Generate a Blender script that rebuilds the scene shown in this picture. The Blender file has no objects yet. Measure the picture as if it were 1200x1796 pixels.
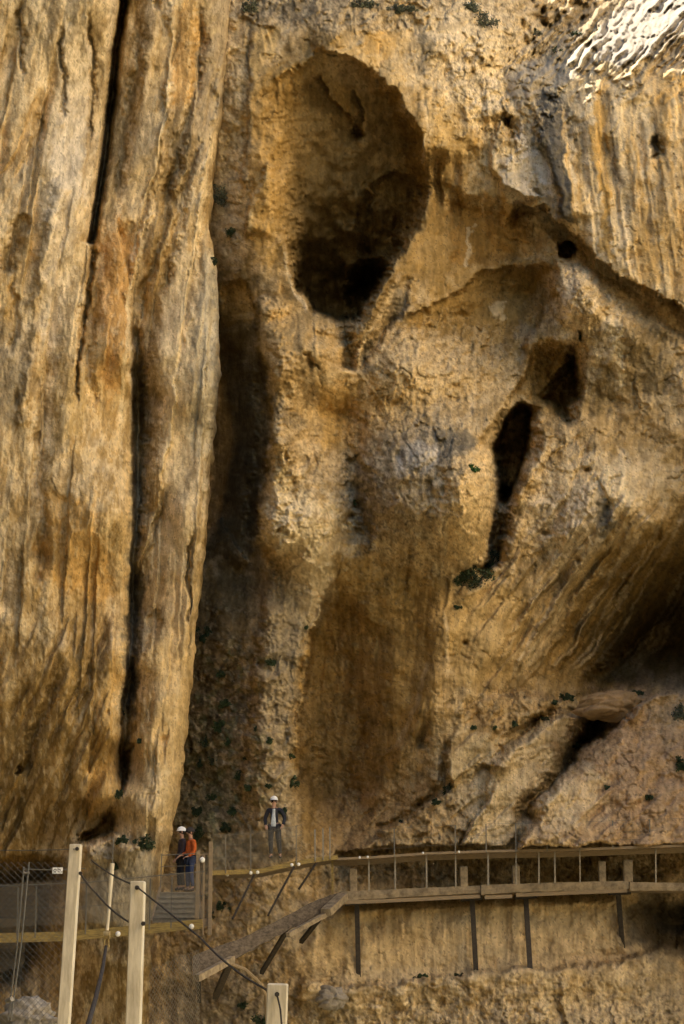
import bpy, bmesh, math, random
import numpy as np
from mathutils import Vector, Matrix
S = bpy.context.scene
COL = S.collection
R = math.radians

# ------------------------------------------------------------------ camera
F, CX, CY, PITCH = 2600.0, 600.0, 898.0, R(16.5)
cam_d = bpy.data.cameras.new('camera')
cam = bpy.data.objects.new('camera', cam_d)
COL.objects.link(cam)
cam.rotation_euler = (R(90) + PITCH, 0, 0)
cam_d.sensor_fit = 'VERTICAL'
cam_d.sensor_height = 36.0
cam_d.lens = 36.0 * F / 1796.0
cam_d.clip_end = 2000
cam_d.clip_start = 0.1
S.camera = cam

# ------------------------------------------------------------------ light
SUN_EL, SUN_AZ = R(56), R(-12)      # azimuth from +y, clockwise
S.world = bpy.data.worlds.new('World')
S.world.use_nodes = True
nt = S.world.node_tree
sky = nt.nodes.new('ShaderNodeTexSky')
sky.sky_type = 'NISHITA'
sky.sun_disc = False
sky.sun_elevation = SUN_EL
sky.sun_rotation = SUN_AZ
nt.nodes['Background'].inputs['Strength'].default_value = 0.042
nt.links.new(sky.outputs[0], nt.nodes['Background'].inputs['Color'])
sun_d = bpy.data.lights.new('sun', 'SUN')
sun_d.energy = 5.0
sun_d.angle = R(0.5)
sun_d.color = (1.0, 0.93, 0.82)
sun = bpy.data.objects.new('sun', sun_d)
COL.objects.link(sun)
sdir = Vector((math.sin(SUN_AZ) * math.cos(SUN_EL), math.cos(SUN_AZ) * math.cos(SUN_EL), math.sin(SUN_EL)))
sun.rotation_euler = sdir.to_track_quat('Z', 'Y').to_euler()
S.view_settings.view_transform = 'Standard'
S.view_settings.look = 'None'
S.view_settings.gamma = 1
S.view_settings.exposure = 3.15
S.cycles.max_bounces = 6
S.cycles.diffuse_bounces = 4

# ------------------------------------------------------------------ helpers
cp, sp = math.cos(PITCH), math.sin(PITCH)
def at(px, py, Y):
    xv = (px - CX) / F; yv = -(py - CY) / F
    k = Y / (cp - yv * sp)
    return Vector((xv * k, Y, (sp + yv * cp) * k))
Y0 = 46.0
_g = np.random.RandomState(7)
_ang = _g.rand(64, 256, 256) * 2 * np.pi
_GX = np.cos(_ang[0]).astype(np.float32); _GY = np.sin(_ang[0]).astype(np.float32)
_rnd = _g.rand(256, 256).astype(np.float32)
def noise(x, y, seed=0):
    x = x + seed * 17.13; y = y + seed * 31.71
    xi = np.floor(x); yi = np.floor(y)
    fx = (x - xi).astype(np.float32); fy = (y - yi).astype(np.float32)
    xi = xi.astype(np.int32) & 255; yi = yi.astype(np.int32) & 255
    x1 = (xi + 1) & 255; y1 = (yi + 1) & 255
    u = fx * fx * fx * (fx * (fx * 6 - 15) + 10); v = fy * fy * fy * (fy * (fy * 6 - 15) + 10)
    n00 = _GX[xi, yi] * fx + _GY[xi, yi] * fy
    n10 = _GX[x1, yi] * (fx - 1) + _GY[x1, yi] * fy
    n01 = _GX[xi, y1] * fx + _GY[xi, y1] * (fy - 1)
    n11 = _GX[x1, y1] * (fx - 1) + _GY[x1, y1] * (fy - 1)
    a = n00 + (n10 - n00) * u; b = n01 + (n11 - n01) * u
    return (a + (b - a) * v) * 1.5
def fbm(x, y, o=4, seed=0, g=0.55):
    r = 0; a = 1.0
    for i in range(o):
        r = r + a * noise(x * 2.03 ** i, y * 2.03 ** i, seed + i * 3)
        a *= g
    return r
def ridged(x, y, o=3, seed=0, g=0.5):
    r = 0; a = 1.0
    for i in range(o):
        r = r + a * (1 - 2 * np.abs(noise(x * 2.1 ** i, y * 2.1 ** i, seed + i * 5)))
        a *= g
    return r
def cells(x, y, seed=0):
    """faceted rock: each cell is a plane of its own height and tilt; returns height, edge distance, id"""
    x = x + seed * 11.3; y = y + seed * 7.7
    xi = np.floor(x); yi = np.floor(y)
    f1 = np.full(x.shape, 9.0, np.float32); f2 = f1.copy()
    h = np.zeros(x.shape, np.float32); idv = h.copy()
    for i in (-1, 0, 1):
        for j in (-1, 0, 1):
            cx = (xi + i).astype(np.int32) & 255; cy = (yi + j).astype(np.int32) & 255
            r1 = _rnd[cx, cy]; r2 = _rnd[cy, (cx + 91) & 255]; r3 = _rnd[(cx + 37) & 255, (cy + 53) & 255]
            dx = (x - (xi + i + r1)).astype(np.float32); dy = (y - (yi + j + r2)).astype(np.float32)
            d = dx * dx + dy * dy
            hh = (r3 - 0.5) + (r1 - 0.5) * 1.4 * dx + (r2 - 0.5) * 1.4 * dy
            n = d < f1
            f2 = np.where(n, f1, np.minimum(f2, d))
            h = np.where(n, hh, h); idv = np.where(n, r3, idv); f1 = np.where(n, d, f1)
    e = np.sqrt(f2) - np.sqrt(f1)
    return h * sst(0, .22, e), e, idv
def sst(a, b, x):
    t = np.clip((x - a) / (b - a), 0, 1)
    return t * t * (3 - 2 * t)
def seg_dist(P, X, Y, closed=False):
    """distance to a polyline, signed side (+ = right of travel), position 0..1 along it"""
    P = np.array(P, float)
    n = len(P); m = n if closed else n - 1
    best = np.full(X.shape, 1e9); side = np.zeros(X.shape); tt = np.zeros(X.shape)
    for i in range(m):
        a = P[i]; b = P[(i + 1) % n]; e = b - a; L = max(e @ e, 1e-9)
        t = np.clip(((X - a[0]) * e[0] + (Y - a[1]) * e[1]) / L, 0, 1)
        dx = X - a[0] - t * e[0]; dy = Y - a[1] - t * e[1]
        d = np.hypot(dx, dy)
        c = e[0] * (Y - a[1]) - e[1] * (X - a[0])
        k = d < best
        best = np.where(k, d, best); side = np.where(k, np.sign(c), side); tt = np.where(k, (i + t) / m, tt)
    return best, side, tt
def poly_sd(P, X, Y):
    """signed distance, positive inside"""
    P = np.array(P, float); ins = np.zeros(X.shape, bool)
    for i in range(len(P)):
        a = P[i]; b = P[(i + 1) % len(P)]
        if a[1] == b[1]: continue
        c = ((a[1] > Y) != (b[1] > Y)) & (X < (b[0] - a[0]) * (Y - a[1]) / (b[1] - a[1]) + a[0])
        ins ^= c
    d, _, _ = seg_dist(P, X, Y, True)
    return np.where(ins, d, -d)
def tps(ctrl, X, Y, lam=0.02):
    c = np.array(ctrl, float); n = len(c)
    q = c[:, :2] / 400.0
    r = np.hypot(q[:, None, 0] - q[None, :, 0], q[:, None, 1] - q[None, :, 1])
    K = np.where(r > 0, r * r * np.log(r + 1e-12), 0) + lam * np.eye(n) * 0.1
    Pm = np.hstack([np.ones((n, 1)), q])
    A = np.block([[K, Pm], [Pm.T, np.zeros((3, 3))]])
    w = np.linalg.solve(A, np.concatenate([c[:, 2], np.zeros(3)]))
    out = np.zeros(X.shape)
    st = 6
    xs = X[:, ::1]; 
    flatx = X.ravel() / 400; flaty = Y.ravel() / 400
    o = w[n] + w[n + 1] * flatx + w[n + 2] * flaty
    for i in range(n):
        rr = (flatx - q[i, 0]) ** 2 + (flaty - q[i, 1]) ** 2
        o += w[i] * 0.5 * rr * np.log(rr + 1e-12)
    return o.reshape(X.shape)
def local(X, Y, pts, pad):
    """index window of the grid around some points (the grid is monotone in px and py)"""
    P = np.array(pts)[:, :2]
    x0, y0 = P.min(0) - pad; x1, y1 = P.max(0) + pad
    m = (X >= x0) & (X <= x1) & (Y >= y0) & (Y <= y1)
    if not m.any(): return None
    r = np.where(m.any(1))[0]; c = np.where(m.any(0))[0]
    return slice(r[0], r[-1] + 1), slice(c[0], c[-1] + 1)

C = dict(tan=(.44, .31, .145), ochre=(.45, .28, .085), deep=(.30, .195, .068), pale=(.64, .51, .31),
         cream=(.67, .54, .32), grey=(.32, .25, .15), dgrey=(.15, .128, .09), brown=(.19, .135, .06),
         dark=(.075, .058, .036), pink=(.43, .29, .165), green=(.10, .12, .05), blue=(.27, .25, .19))

class Rock:
    def __init__(s, X, Y):
        s.X, s.Y = X.astype(float), Y.astype(float)
        s.D = np.zeros(X.shape)
        s.col = np.zeros(X.shape + (3,)); s.col[:] = C['tan']
        # one wander of the drawn shapes so that no edge is straight
        s.WX = s.X + 7 * fbm(X / 45, Y / 45, 4, 31) + 2.0 * noise(X / 6, Y / 6, 77)
        s.WY = s.Y + 7 * fbm(X / 45, Y / 45, 4, 47) + 2.0 * noise(X / 6, Y / 6, 79)
    def step(s, pts, dr, w=6, fade=120, ends=0.12, wob=1.0, flip=False):
        if flip: pts = pts[::-1]
        """a scarp along a polyline: + dr on the right-hand side, fading away from the line"""
        L = local(s.X, s.Y, pts, fade + 20)
        if L is None: return
        X = s.X[L] + (s.WX[L] - s.X[L]) * wob; Y = s.Y[L] + (s.WY[L] - s.Y[L]) * wob
        d, sd, t = seg_dist(pts, X, Y)
        e = sst(0, ends, t) * sst(0, ends, 1 - t)
        sg = d * sd
        s.D[L] += dr * sst(-w / 2, w / 2, sg) * sst(fade, 0, d) * e * (sg > -w)
    def groove(s, pts, dep, w=8, ends=0.15, wob=1.0, p=1.5):
        L = local(s.X, s.Y, pts, w * 2 + 20)
        if L is None: return
        X = s.X[L] + (s.WX[L] - s.X[L]) * wob; Y = s.Y[L] + (s.WY[L] - s.Y[L]) * wob
        d, sd, t = seg_dist(pts, X, Y)
        e = sst(0, ends, t) * sst(0, ends, 1 - t) if ends else 1
        ww = w * (0.6 + 0.4 * e)
        s.D[L] += dep * np.exp(-(d / ww) ** 2 * p) * e
    def pitw(s, poly, dep, wob=1.0):
        """a hollow whose rim is as sharp or as soft as each corner says"""
        L = local(s.X, s.Y, poly, 30)
        X = s.X[L] + (s.WX[L] - s.X[L]) * wob; Y = s.Y[L] + (s.WY[L] - s.Y[L]) * wob
        pts = [q[:2] for q in poly]; ws = [q[2] for q in poly]
        if not np.isscalar(dep): dep = dep[L]
        sd = poly_sd(pts, X, Y); num = 0; den = 0
        for q in poly:                         # softness blended between the corners
            k = 1 / ((X - q[0]) ** 2 + (Y - q[1]) ** 2 + 60); num = num + k * q[2]; den = den + k
        s.D[L] += dep * sst(0, 1, sd / (num / den))
    def pit(s, poly, dep, w=30, wob=1.0):
        L = local(s.X, s.Y, poly, 30)
        if L is None: return
        X = s.X[L] + (s.WX[L] - s.X[L]) * wob; Y = s.Y[L] + (s.WY[L] - s.Y[L]) * wob
        sd = poly_sd(poly, X, Y)
        s.D[L] += dep * sst(0, w, sd)
    def plate(s, poly, ctrl, w=10, wob=1.0, k=1.0):
        """a slab: inside the outline the depth becomes a plane fitted to ctrl (x, y, depth)"""
        L = local(s.X, s.Y, poly, 30)
        X = s.X[L] + (s.WX[L] - s.X[L]) * wob; Y = s.Y[L] + (s.WY[L] - s.Y[L]) * wob
        c = np.array(ctrl, float); Am = np.c_[np.ones(len(c)), c[:, :2]]
        q = np.linalg.lstsq(Am, c[:, 2], rcond=None)[0]
        m = sst(0, w, poly_sd(poly, X, Y)) * k
        s.D[L] += (q[0] + q[1] * s.X[L] + q[2] * s.Y[L] - s.D[L]) * m
    def scarps(s, n, xr, yr, path, amp, ln, seed, fade=(12, 40), both=.25, cond=None, wob=.35):
        rr = random.Random(seed)
        for i in range(n):
            x, y = rr.uniform(*xr), rr.uniform(*yr)
            if cond and not cond(x, y): continue
            l = rr.uniform(*ln); P = []; 
            for k in range(5):
                P.append((x + rr.uniform(-2.5, 2.5), y)); dx, dy = path(x, y); q = l / 4
                x += dx * q; y += dy * q
            s.step(P, rr.uniform(*amp), rr.uniform(2.5, 5), rr.uniform(*fade), ends=.45, wob=wob, flip=rr.random() > both)
    def dome(s, x, y, rx, ry, dep, a=0, p=1.0):
        c, q = math.cos(R(a)), math.sin(R(a))
        u = ((s.X - x) * c + (s.Y - y) * q) / rx; v = (-(s.X - x) * q + (s.Y - y) * c) / ry
        s.D += dep * np.exp(-(u * u + v * v) ** p)
    def mask(s, x, y, rx, ry, a=0, br=0.5, sc=30, soft=0.35, seed=0):
        c, q = math.cos(R(a)), math.sin(R(a))
        u = ((s.X - x) * c + (s.Y - y) * q) / rx; v = (-(s.X - x) * q + (s.Y - y) * c) / ry
        r = np.sqrt(u * u + v * v) + br * fbm(s.X / sc, s.Y / sc, 4, 100 + seed)
        return sst(1 + soft, 1 - soft, r)
    def tint(s, m, c, k=1.0):
        c = np.array(C[c] if isinstance(c, str) else c)
        m = np.clip(m * k, 0, 1)[..., None]
        s.col += (c - s.col) * m
    def blob(s, x, y, rx, ry, c, k=0.7, a=0, br=0.5, sc=30, soft=0.35, seed=0):
        s.tint(s.mask(x, y, rx, ry, a, br, sc, soft, seed), c, k)
    def tpoly(s, poly, c, k=.7, w=20):
        L = local(s.X, s.Y, poly, w + 40)
        X = s.X[L] + (s.WX[L] - s.X[L]) * 1.6; Y = s.Y[L] + (s.WY[L] - s.Y[L]) * 1.6
        m = (sst(-w / 2, w / 2, poly_sd(poly, X, Y)) * k)[..., None]
        s.col[L] += (np.array(C[c] if isinstance(c, str) else c) - s.col[L]) * m
    def stain(s, pts, w, c, k=0.7, wob=1.0, ends=0.15):
        L = local(s.X, s.Y, pts, w * 2 + 20)
        if L is None: return
        X = s.X[L] + (s.WX[L] - s.X[L]) * wob; Y = s.Y[L] + (s.WY[L] - s.Y[L]) * wob
        d, sd, t = seg_dist(pts, X, Y)
        e = sst(0, ends, t) * sst(0, ends, 1 - t) if ends else 1
        n = 0.5 + 0.5 * sst(-.5, .3, fbm(X / 9, Y / 26, 3, 5))
        m = (sst(w * 1.1, w * 0.5, d) * e * k * n)[..., None]
        s.col[L] += (np.array(C[c] if isinstance(c, str) else c) - s.col[L]) * np.clip(m, 0, 1)
    def build(s, name, mat, wrap=None):
        D = s.D; xv = (s.X - CX) / F; yv = -(s.Y - CY) / F
        k = (Y0 + D) / (cp - yv * sp)
        P = np.stack([xv * k, Y0 + D, (sp + yv * cp) * k], -1)
        cc = s.col
        if wrap is not None:
            P, cc = wrap(P, cc)
        H, W = P.shape[:2]
        me = bpy.data.meshes.new(name)
        me.vertices.add(H * W); me.vertices.foreach_set('co', P.astype(np.float32).ravel())
        i = np.arange(H * W).reshape(H, W)
        q = np.stack([i[:-1, :-1], i[1:, :-1], i[1:, 1:], i[:-1, 1:]], -1).reshape(-1, 4)
        n = len(q)
        me.loops.add(n * 4); me.loops.foreach_set('vertex_index', q.ravel().astype(np.int32))
        me.polygons.add(n); me.polygons.foreach_set('loop_start', (np.arange(n) * 4).astype(np.int32))
        me.update(calc_edges=True)
        me.polygons.foreach_set('use_smooth', np.ones(n, bool))
        a = me.color_attributes.new('stone', 'FLOAT_COLOR', 'POINT')
        c4 = np.ones((H * W, 4), np.float32); c4[:, :3] = np.clip(cc, 0, 1).reshape(-1, 3)
        a.data.foreach_set('color', c4.ravel())
        me.materials.append(mat)
        o = bpy.data.objects.new(name, me); COL.objects.link(o)
        o['kind'] = 'structure'
        return o

# ------------------------------------------------------------------ materials
def new_mat(name, rough=0.9):
    m = bpy.data.materials.new(name); m.use_nodes = True
    b = m.node_tree.nodes['Principled BSDF']
    b.inputs['Roughness'].default_value = rough
    return m, m.node_tree, b
def rock_mat(name, attr=True, base=(.4, .26, .12)):
    m, t, b = new_mat(name, 0.95)
    b.inputs['Specular IOR Level'].default_value = 0.0
    N, L = t.nodes, t.links
    tc = N.new('ShaderNodeTexCoord')
    n1 = N.new('ShaderNodeTexNoise'); n1.inputs['Scale'].default_value = 5.0; n1.inputs['Detail'].default_value = 6; n1.inputs['Roughness'].default_value = .65
    n2 = N.new('ShaderNodeTexNoise'); n2.inputs['Scale'].default_value = 14.0; n2.inputs['Detail'].default_value = 4
    mp = N.new('ShaderNodeMapping'); mp.inputs['Scale'].default_value = (1, 1, .45)
    L.new(tc.outputs['Object'], mp.inputs[0]); L.new(mp.outputs[0], n1.inputs['Vector']); L.new(tc.outputs['Object'], n2.inputs['Vector'])
    r1 = N.new('ShaderNodeMapRange'); r1.inputs[1].default_value = .3; r1.inputs[2].default_value = .7; r1.inputs[3].default_value = .80; r1.inputs[4].default_value = 1.2
    L.new(n1.outputs[0], r1.inputs[0])
    mul = N.new('ShaderNodeVectorMath'); mul.operation = 'SCALE'
    if attr:
        at_ = N.new('ShaderNodeAttribute'); at_.attribute_name = 'stone'; L.new(at_.outputs['Color'], mul.inputs[0])
    else:
        mul.inputs[0].default_value = base
    L.new(r1.outputs[0], mul.inputs['Scale']); L.new(mul.outputs[0], b.inputs['Base Color'])
    bp = N.new('ShaderNodeBump'); bp.inputs['Strength'].default_value = .6; bp.inputs['Distance'].default_value = .05
    L.new(n2.outputs[0], bp.inputs['Height']); L.new(bp.outputs[0], b.inputs['Normal'])
    return m
M_rock = rock_mat('limestone')

# ------------------------------------------------------------------ the back cliff
STEP = 1.75
def axis(a, b, st, lo=None, hi=None):
    v = list(np.arange(a, b + st, st))
    d = st; x = v[0]
    while lo is not None and x > lo:
        d *= 1.25; x -= d; v.insert(0, x)
    d = st; x = v[-1]
    while hi is not None and x < hi:
        d *= 1.25; x += d; v.append(x)
    return np.array(v)
gx = axis(255, 1212, STEP, -300, 1700); gy = axis(-12, 1808, STEP, -330, 2250)
X, Y = np.meshgrid(gx, gy)
B = Rock(X, Y)
base = [
 # above the frame and along its top
 (250,-300,5),(600,-300,6),(900,-320,9),(1200,-300,9.5),(1500,-300,9.5),
 (300,-60,2),(420,-40,1.6),(560,-40,1.2),(700,-50,1.6),(860,-40,3.2),(1000,-20,4.6),(1120,-30,5.2),(1210,-20,5.2),(1350,-40,5.6),
 (420,60,.3),(520,50,0),(640,50,-.2),(760,60,.2),(860,60,1.2),(930,100,2.0),(1030,80,2.2),(1110,70,1.8),(1190,70,1.2),
 # left of the cave
 (330,200,2.5),(410,200,.5),(330,500,4),(420,350,.8),(440,440,.5),(410,500,1.6),
 (470,440,.4),(480,520,.1),
 # rim of the cave and right of it
 (640,110,.1),(720,140,.1),(770,250,.2),(780,330,.7),(800,200,-.1),(850,180,.3),(880,250,.2),(820,400,1.1),(760,450,.7),(900,400,1.0),
 (720,520,.3),(840,540,1.5),(900,560,1.9),(950,520,2.0),(780,620,.5),(700,650,0),(860,650,1.0),
 # streaked wall top right
 (960,230,.4),(1000,200,-.2),(1100,200,-.5),(1200,200,-.9),(1000,330,-.5),(1100,350,-1.0),(1200,350,-1.5),(1080,440,-1.2),(1200,500,-1.8),
 (1350,300,-2.5),(1350,600,-2.5),
 # below the diagonal break
 (990,520,-.2),(1010,650,0),(1050,600,-.6),(1100,680,-.6),(1200,640,-1.2),(1040,780,-.6),(1130,800,-.9),(1200,800,-1.2),
 (960,880,-.5),(1050,900,-1.0),(1150,920,-1.0),(1200,900,-.8),
 # centre
 (560,640,-.3),(620,660,.2),(500,640,-.2),(480,760,-.3),(560,720,.1),(600,800,-.5),(640,740,-.5),(720,760,-1.1),(800,800,-1.6),(740,880,-1.5),(820,900,-1.6),
 (660,860,-.9),(540,880,-.9),(500,920,-.9),(620,960,-.7),(560,1020,-.5),(700,980,-.6),(780,960,-1.3),
 # brown hollow
 (560,1150,1.2),(600,1250,2.0),(560,1380,2.3),(640,1150,1.1),(700,1180,.6),(660,1320,1.7),(700,1420,1.3),(600,1460,2.2),(760,1140,-.2),(780,1240,-.5),(760,1350,.2),
 (850,1080,-.7),(840,1180,-.5),(900,1000,-.5),(960,1060,.2),(1010,1140,2.2),(1080,1080,2.6),(1120,1150,5.0),(1200,1050,4.0),(1200,1140,7.0),(1150,1000,1.4),(1300,1120,5),(1340,980,-3),(1400,1080,-2),
 # lower slabs
 (880,1230,.4),(960,1220,1.2),(1040,1240,1.8),(1100,1220,1.8),(840,1320,-.5),(920,1320,-.3),(960,1340,0),(1020,1320,.4),(1060,1350,-.8),(1150,1300,-1.0),(1200,1230,-.6),
 (800,1400,-.4),(880,1440,-1.1),(960,1430,-1.0),(1080,1450,-1.5),(1200,1440,-1.7),(700,1480,.0),(620,1490,.9),(1300,1400,-2),
 # behind the path, wall below
 (600,1530,1.2),(700,1530,.8),(850,1530,.5),(1000,1530,.4),(1200,1530,.6),
 (560,1620,.3),(700,1620,.1),(850,1640,0),(1000,1640,0),(1100,1620,.4),(1160,1620,1.2),(1250,1620,2.5),
 (600,1770,-.9),(700,1760,-1),(900,1760,-1.2),(1100,1740,-1.0),(1200,1720,-.4),(600,2000,-2),(900,2100,-2.5),(1200,2000,-2),
 # grey pillar and the cleft
 (480,1020,.4),(500,1150,.2),(490,1300,0),(500,1430,-.3),(450,1250,.6),(400,1200,1.7),(370,1300,2.0),(400,1400,1.4),(350,1450,1.8),
 (420,620,3.4),(420,760,4.0),(400,900,4.2),(420,1000,3.0),(370,1000,3.4),(340,1150,2.6),
 (460,1560,-.1),(500,1650,-.3),(400,1560,.5),(380,1700,.2),(460,1760,-.6),(300,1700,.8),(260,1790,.8),(300,1560,2),
]
B.D = 1.3 * tps(base, X, Y)
# --- big cave
P_soft = [(480,140),(560,78),(640,100),(705,165),(738,240),(765,330),(742,410),(700,458),(655,560),(612,612),(560,575),(515,510),(488,430),(462,330),(448,220)]
def cave_depth(X, Y):
    Y = Y + 16 * fbm(X / 50, Y / 60, 3, 91) - 22 * np.exp(-((X - 660) / 60) ** 2)
    d = 1.3 + 2.9 * sst(90, 380, Y) + 8.5 * sst(310, 570, Y)
    return d * (.60 + .40 * sst(450, 650, X + (Y - 300) * .3))
B.pitw([(545,92,60),(590,90,30),(640,112,20),(700,165,18),(735,235,20),(756,310,34),(742,400,50),(698,456,16),(668,515,12),(632,566,12),(590,572,14),(546,553,12),(518,512,12),(500,455,22),(484,410,80),(452,340,170),(430,240,210),(440,150,180),(490,95,130)], cave_depth(B.X, B.Y))
B.pit([(612,462),(645,446),(692,454),(680,500),(648,540),(610,545),(590,510)], 6, 45)
B.step([(752,300),(735,235),(700,165),(640,115),(590,92),(545,90)], -1.5, 9, 90)            # right upper lip
B.step([(560,130),(575,170),(620,210),(640,235)], .9, 8, 50)
B.groove([(625,160),(632,200),(618,250)], .7, 6)
B.groove([(642,330),(640,400),(636,450)], 1.2, 10)
B.step([(640,450),(650,400),(655,330),(700,290)], .9, 16, 90)
B.groove([(470,150),(520,112),(560,95)], -.5, 10)
B.step([(430,420),(440,350),(462,300),(475,280)], -.7, 6, 60)                               # light blade left of the cave
B.step([(385,495),(440,500),(450,560)], .7, 7, 70)
B.groove([(600,612),(560,590),(620,600)], .6, 14)
B.groove([(600,560),(612,610),(600,650)], 1.6, 22)
B.step([(700,452),(672,520),(640,575),(612,625)], -.9, 10, 45)
# rim fold right of the hole and around it
B.groove([(612,640),(640,590),(668,530),(695,470)], -.8, 12)
B.groove([(700,490),(690,540),(660,600)], .4, 9)
B.groove([(640,600),(640,640)], .5, 7)
B.dome(540,610,75,55,-1.0)
B.groove([(540,615),(545,640),(560,650)], .4, 5)
B.dome(700,640,50,60,-.3)
# --- concave patch right of centre
B.step([(690,560),(740,545),(800,520),(850,474),(910,470),(975,466)], .55, 8, 90)
B.step([(978,450),(972,520),(945,575),(905,610)], -1.3, 10, 100, flip=True)
B.pit([(690,565),(745,548),(800,522),(852,476),(912,470),(976,467),(973,520),(946,575),(903,625),(850,665),(770,650)], 1.0, 50)
B.pit([(775,345),(830,345),(940,355),(972,462),(850,472),(790,470)], .6, 26)
B.plate([(858,235),(880,200),(908,228),(935,300),(955,352),(925,350),(880,335),(858,300)], [(860,230,-.5),(950,350,-1.2),(860,330,-.6)], 10, 1, .8)
B.groove([(716,480),(705,540),(668,590),(640,640)], .5, 9)
B.dome(872,545,14,18,-.3)
B.groove([(770,250),(765,330),(790,420)], .5, 12)
B.dome(830,420,60,50,.5)
B.step([(680,300),(760,320),(830,345),(940,350)], .35, 14, 60)
# --- the diagonal break under the streaked wall
diag = [(905,345),(950,368),(1010,415),(1060,455),(1105,500),(1150,512),(1205,545),(1300,600)]
B.step(diag, 2.1, 4, 80, ends=.05, wob=1.4)
B.groove([(930,375),(1000,425),(1060,480),(1120,520),(1160,560),(1200,590)], .5, 13)
B.groove([(1040,470),(1100,540),(1180,620),(1260,650)], .4, 18)
B.step([(880,190),(905,240),(930,300),(955,350)], .8, 8, 70)
B.groove([(885,205),(905,245)], 1.3, 16)
B.step([(925,175),(950,250),(975,330),(990,400)], -.9, 14, 70, flip=True)      # grey slab facing left
B.pit([(977,428),(1002,422),(1011,440),(999,459),(980,455)], 4, 8, 1.3)
B.pit([(1013,580),(1022,578),(1024,598),(1016,600)], .9, 6, .3)
B.groove([(1145,240),(1160,265),(1145,280)], .5, 7)
# --- second cave
P2 = [(905,704),(934,708),(934,760),(922,815),(906,858),(889,894),(872,878),(866,830),(853,785),(874,750),(890,720)]
B.pit(P2, 6, 12, .5)
B.pit([(815,800),(862,722),(905,670),(925,600),(1000,590),(1028,630),(1024,700),(996,765),(945,835),(905,890),(870,912),(856,860),(862,805)], 1.1, 50)
B.pit([(832,782),(874,722),(912,700),(948,706),(962,740),(938,832),(902,892),(872,905),(860,860),(864,808)], 1.8, 34)
B.pit([(925,605),(960,592),(1005,595),(1022,625),(1020,680),(1000,725),(985,740),(950,715),(925,700)], 1.0, 34)
B.pit([(940,692),(962,668),(982,640),(996,600),(1022,598),(1030,640),(1024,690),(1000,745),(984,752),(970,730)], 3.0, 24)
B.step([(1026,590),(1032,640),(1020,700),(1005,745)], .4, 6, 40)
B.groove([(894,850),(880,900),(870,950),(862,985),(840,1010)], 2.6, 13, ends=.06)
B.groove([(1000,620),(1015,680),(1000,720)], .8, 10)
B.groove([(950,740),(955,770),(935,830),(905,890)], -.6, 13)
B.dome(835,850,40,90,-.9)
B.step([(862,800),(868,870),(865,920),(845,985)], 1.4, 8, 50, flip=True)
B.pit([(800,1000),(850,985),(872,975),(868,1020),(835,1035),(800,1025)], .5, 12)
# --- flutes sweeping down to the right-hand hollow
for k, (o, dd, w) in enumerate([(0,.4,10),(38,.3,8),(70,.5,12),(110,.4,12),(150,.5,16),(-40,.25,8),(200,.5,16),(250,.6,20)]):
    B.groove([(1085+o*.9,880),(1030+o,960),(975+o,1050),(935+o,1130),(900+o*.85,1200)], -dd, w)
    B.groove([(1075+o*.9,900),(1018+o,975),(960+o,1070),(918+o,1150)], dd*.6, w*.7)
B.pit([(1004,1216),(1018,1150),(1062,1080),(1120,1010),(1200,935),(1330,880),(1330,1200),(1200,1170),(1130,1206),(1060,1216)], 3.8, 120)
B.pit([(1010,1216),(1030,1170),(1080,1130),(1140,1110),(1290,1060),(1290,1190),(1200,1170),(1130,1206),(1060,1216)], 1.6, 30)
B.groove([(1040,1210),(1100,1130),(1200,1075)], .8, 20)
# --- lower slabs
B.step([(1210,1165),(1150,1195),(1100,1205),(1030,1212),(985,1225),(940,1270),(880,1320),(840,1350)], -1.4, 9, 90, flip=True)
B.step([(960,1230),(900,1275),(845,1290),(830,1270),(822,1215)], .35, 6, 40)
B.step([(1200,1195),(1120,1240),(1060,1290),(1010,1330),(960,1385),(915,1425)], -1.8, 12, 130, flip=True)
B.groove([(1035,1250),(1010,1300),(970,1350),(925,1410),(900,1440)], 1.3, 20)
B.groove([(985,1232),(930,1285),(880,1325),(840,1365),(800,1420)], .9, 9)
B.groove([(780,1290),(785,1340),(775,1380),(720,1430),(640,1465)], .8, 11)
B.dome(740,1290,7,22,.9, 20)
B.dome(1070,1235,40,22,-.8)
B.step([(1145,1250),(1100,1310),(1060,1370),(1040,1420)], -.35, 6, 60)
B.step([(820,1345),(870,1340),(900,1350)], .3, 5, 40)
B.groove([(830,1350),(850,1390),(840,1440)], .4, 7)
B.plate([(820,1222),(900,1212),(962,1212),(988,1238),(900,1288),(842,1348),(790,1392),(772,1320),(800,1260)], [(820,1230,-.5),(960,1215,-.1),(800,1380,-.9)], 12)
B.plate([(838,1352),(872,1340),(852,1400),(806,1492),(600,1492),(700,1440),(770,1392)], [(850,1350,-.5),(800,1490,-1.3),(620,1490,-.2)], 10)
rq = None
B.plate([(985,1250),(1046,1250),(1015,1320),(930,1425),(890,1492),(800,1492),(826,1440),(866,1376),(915,1305)], [(1000,1255,-.2),(830,1480,-2.4),(915,1425,-1.3)], 9, .7)
B.plate([(1215,1190),(1130,1232),(1062,1296),(1008,1356),(944,1428),(905,1470),(905,1494),(1300,1494),(1300,1180)], [(1200,1200,-.9),(950,1430,-2.9),(1200,1490,-3.3)], 14)
B.groove([(1052,1245),(1020,1300),(980,1352),(930,1412),(905,1450)], 1.6, 15)
B.groove([(1052,1245),(1020,1300),(980,1352)], 1.0, 26)
B.plate([(466,1020),(520,1010),(562,1045),(540,1130),(526,1240),(518,1340),(514,1400),(528,1500),(438,1500),(440,1320),(450,1150)], [(480,1020,-.1),(540,1060,-.5),(520,1480,-1.3),(450,1480,-.3)], 16, 1, .8)
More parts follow.
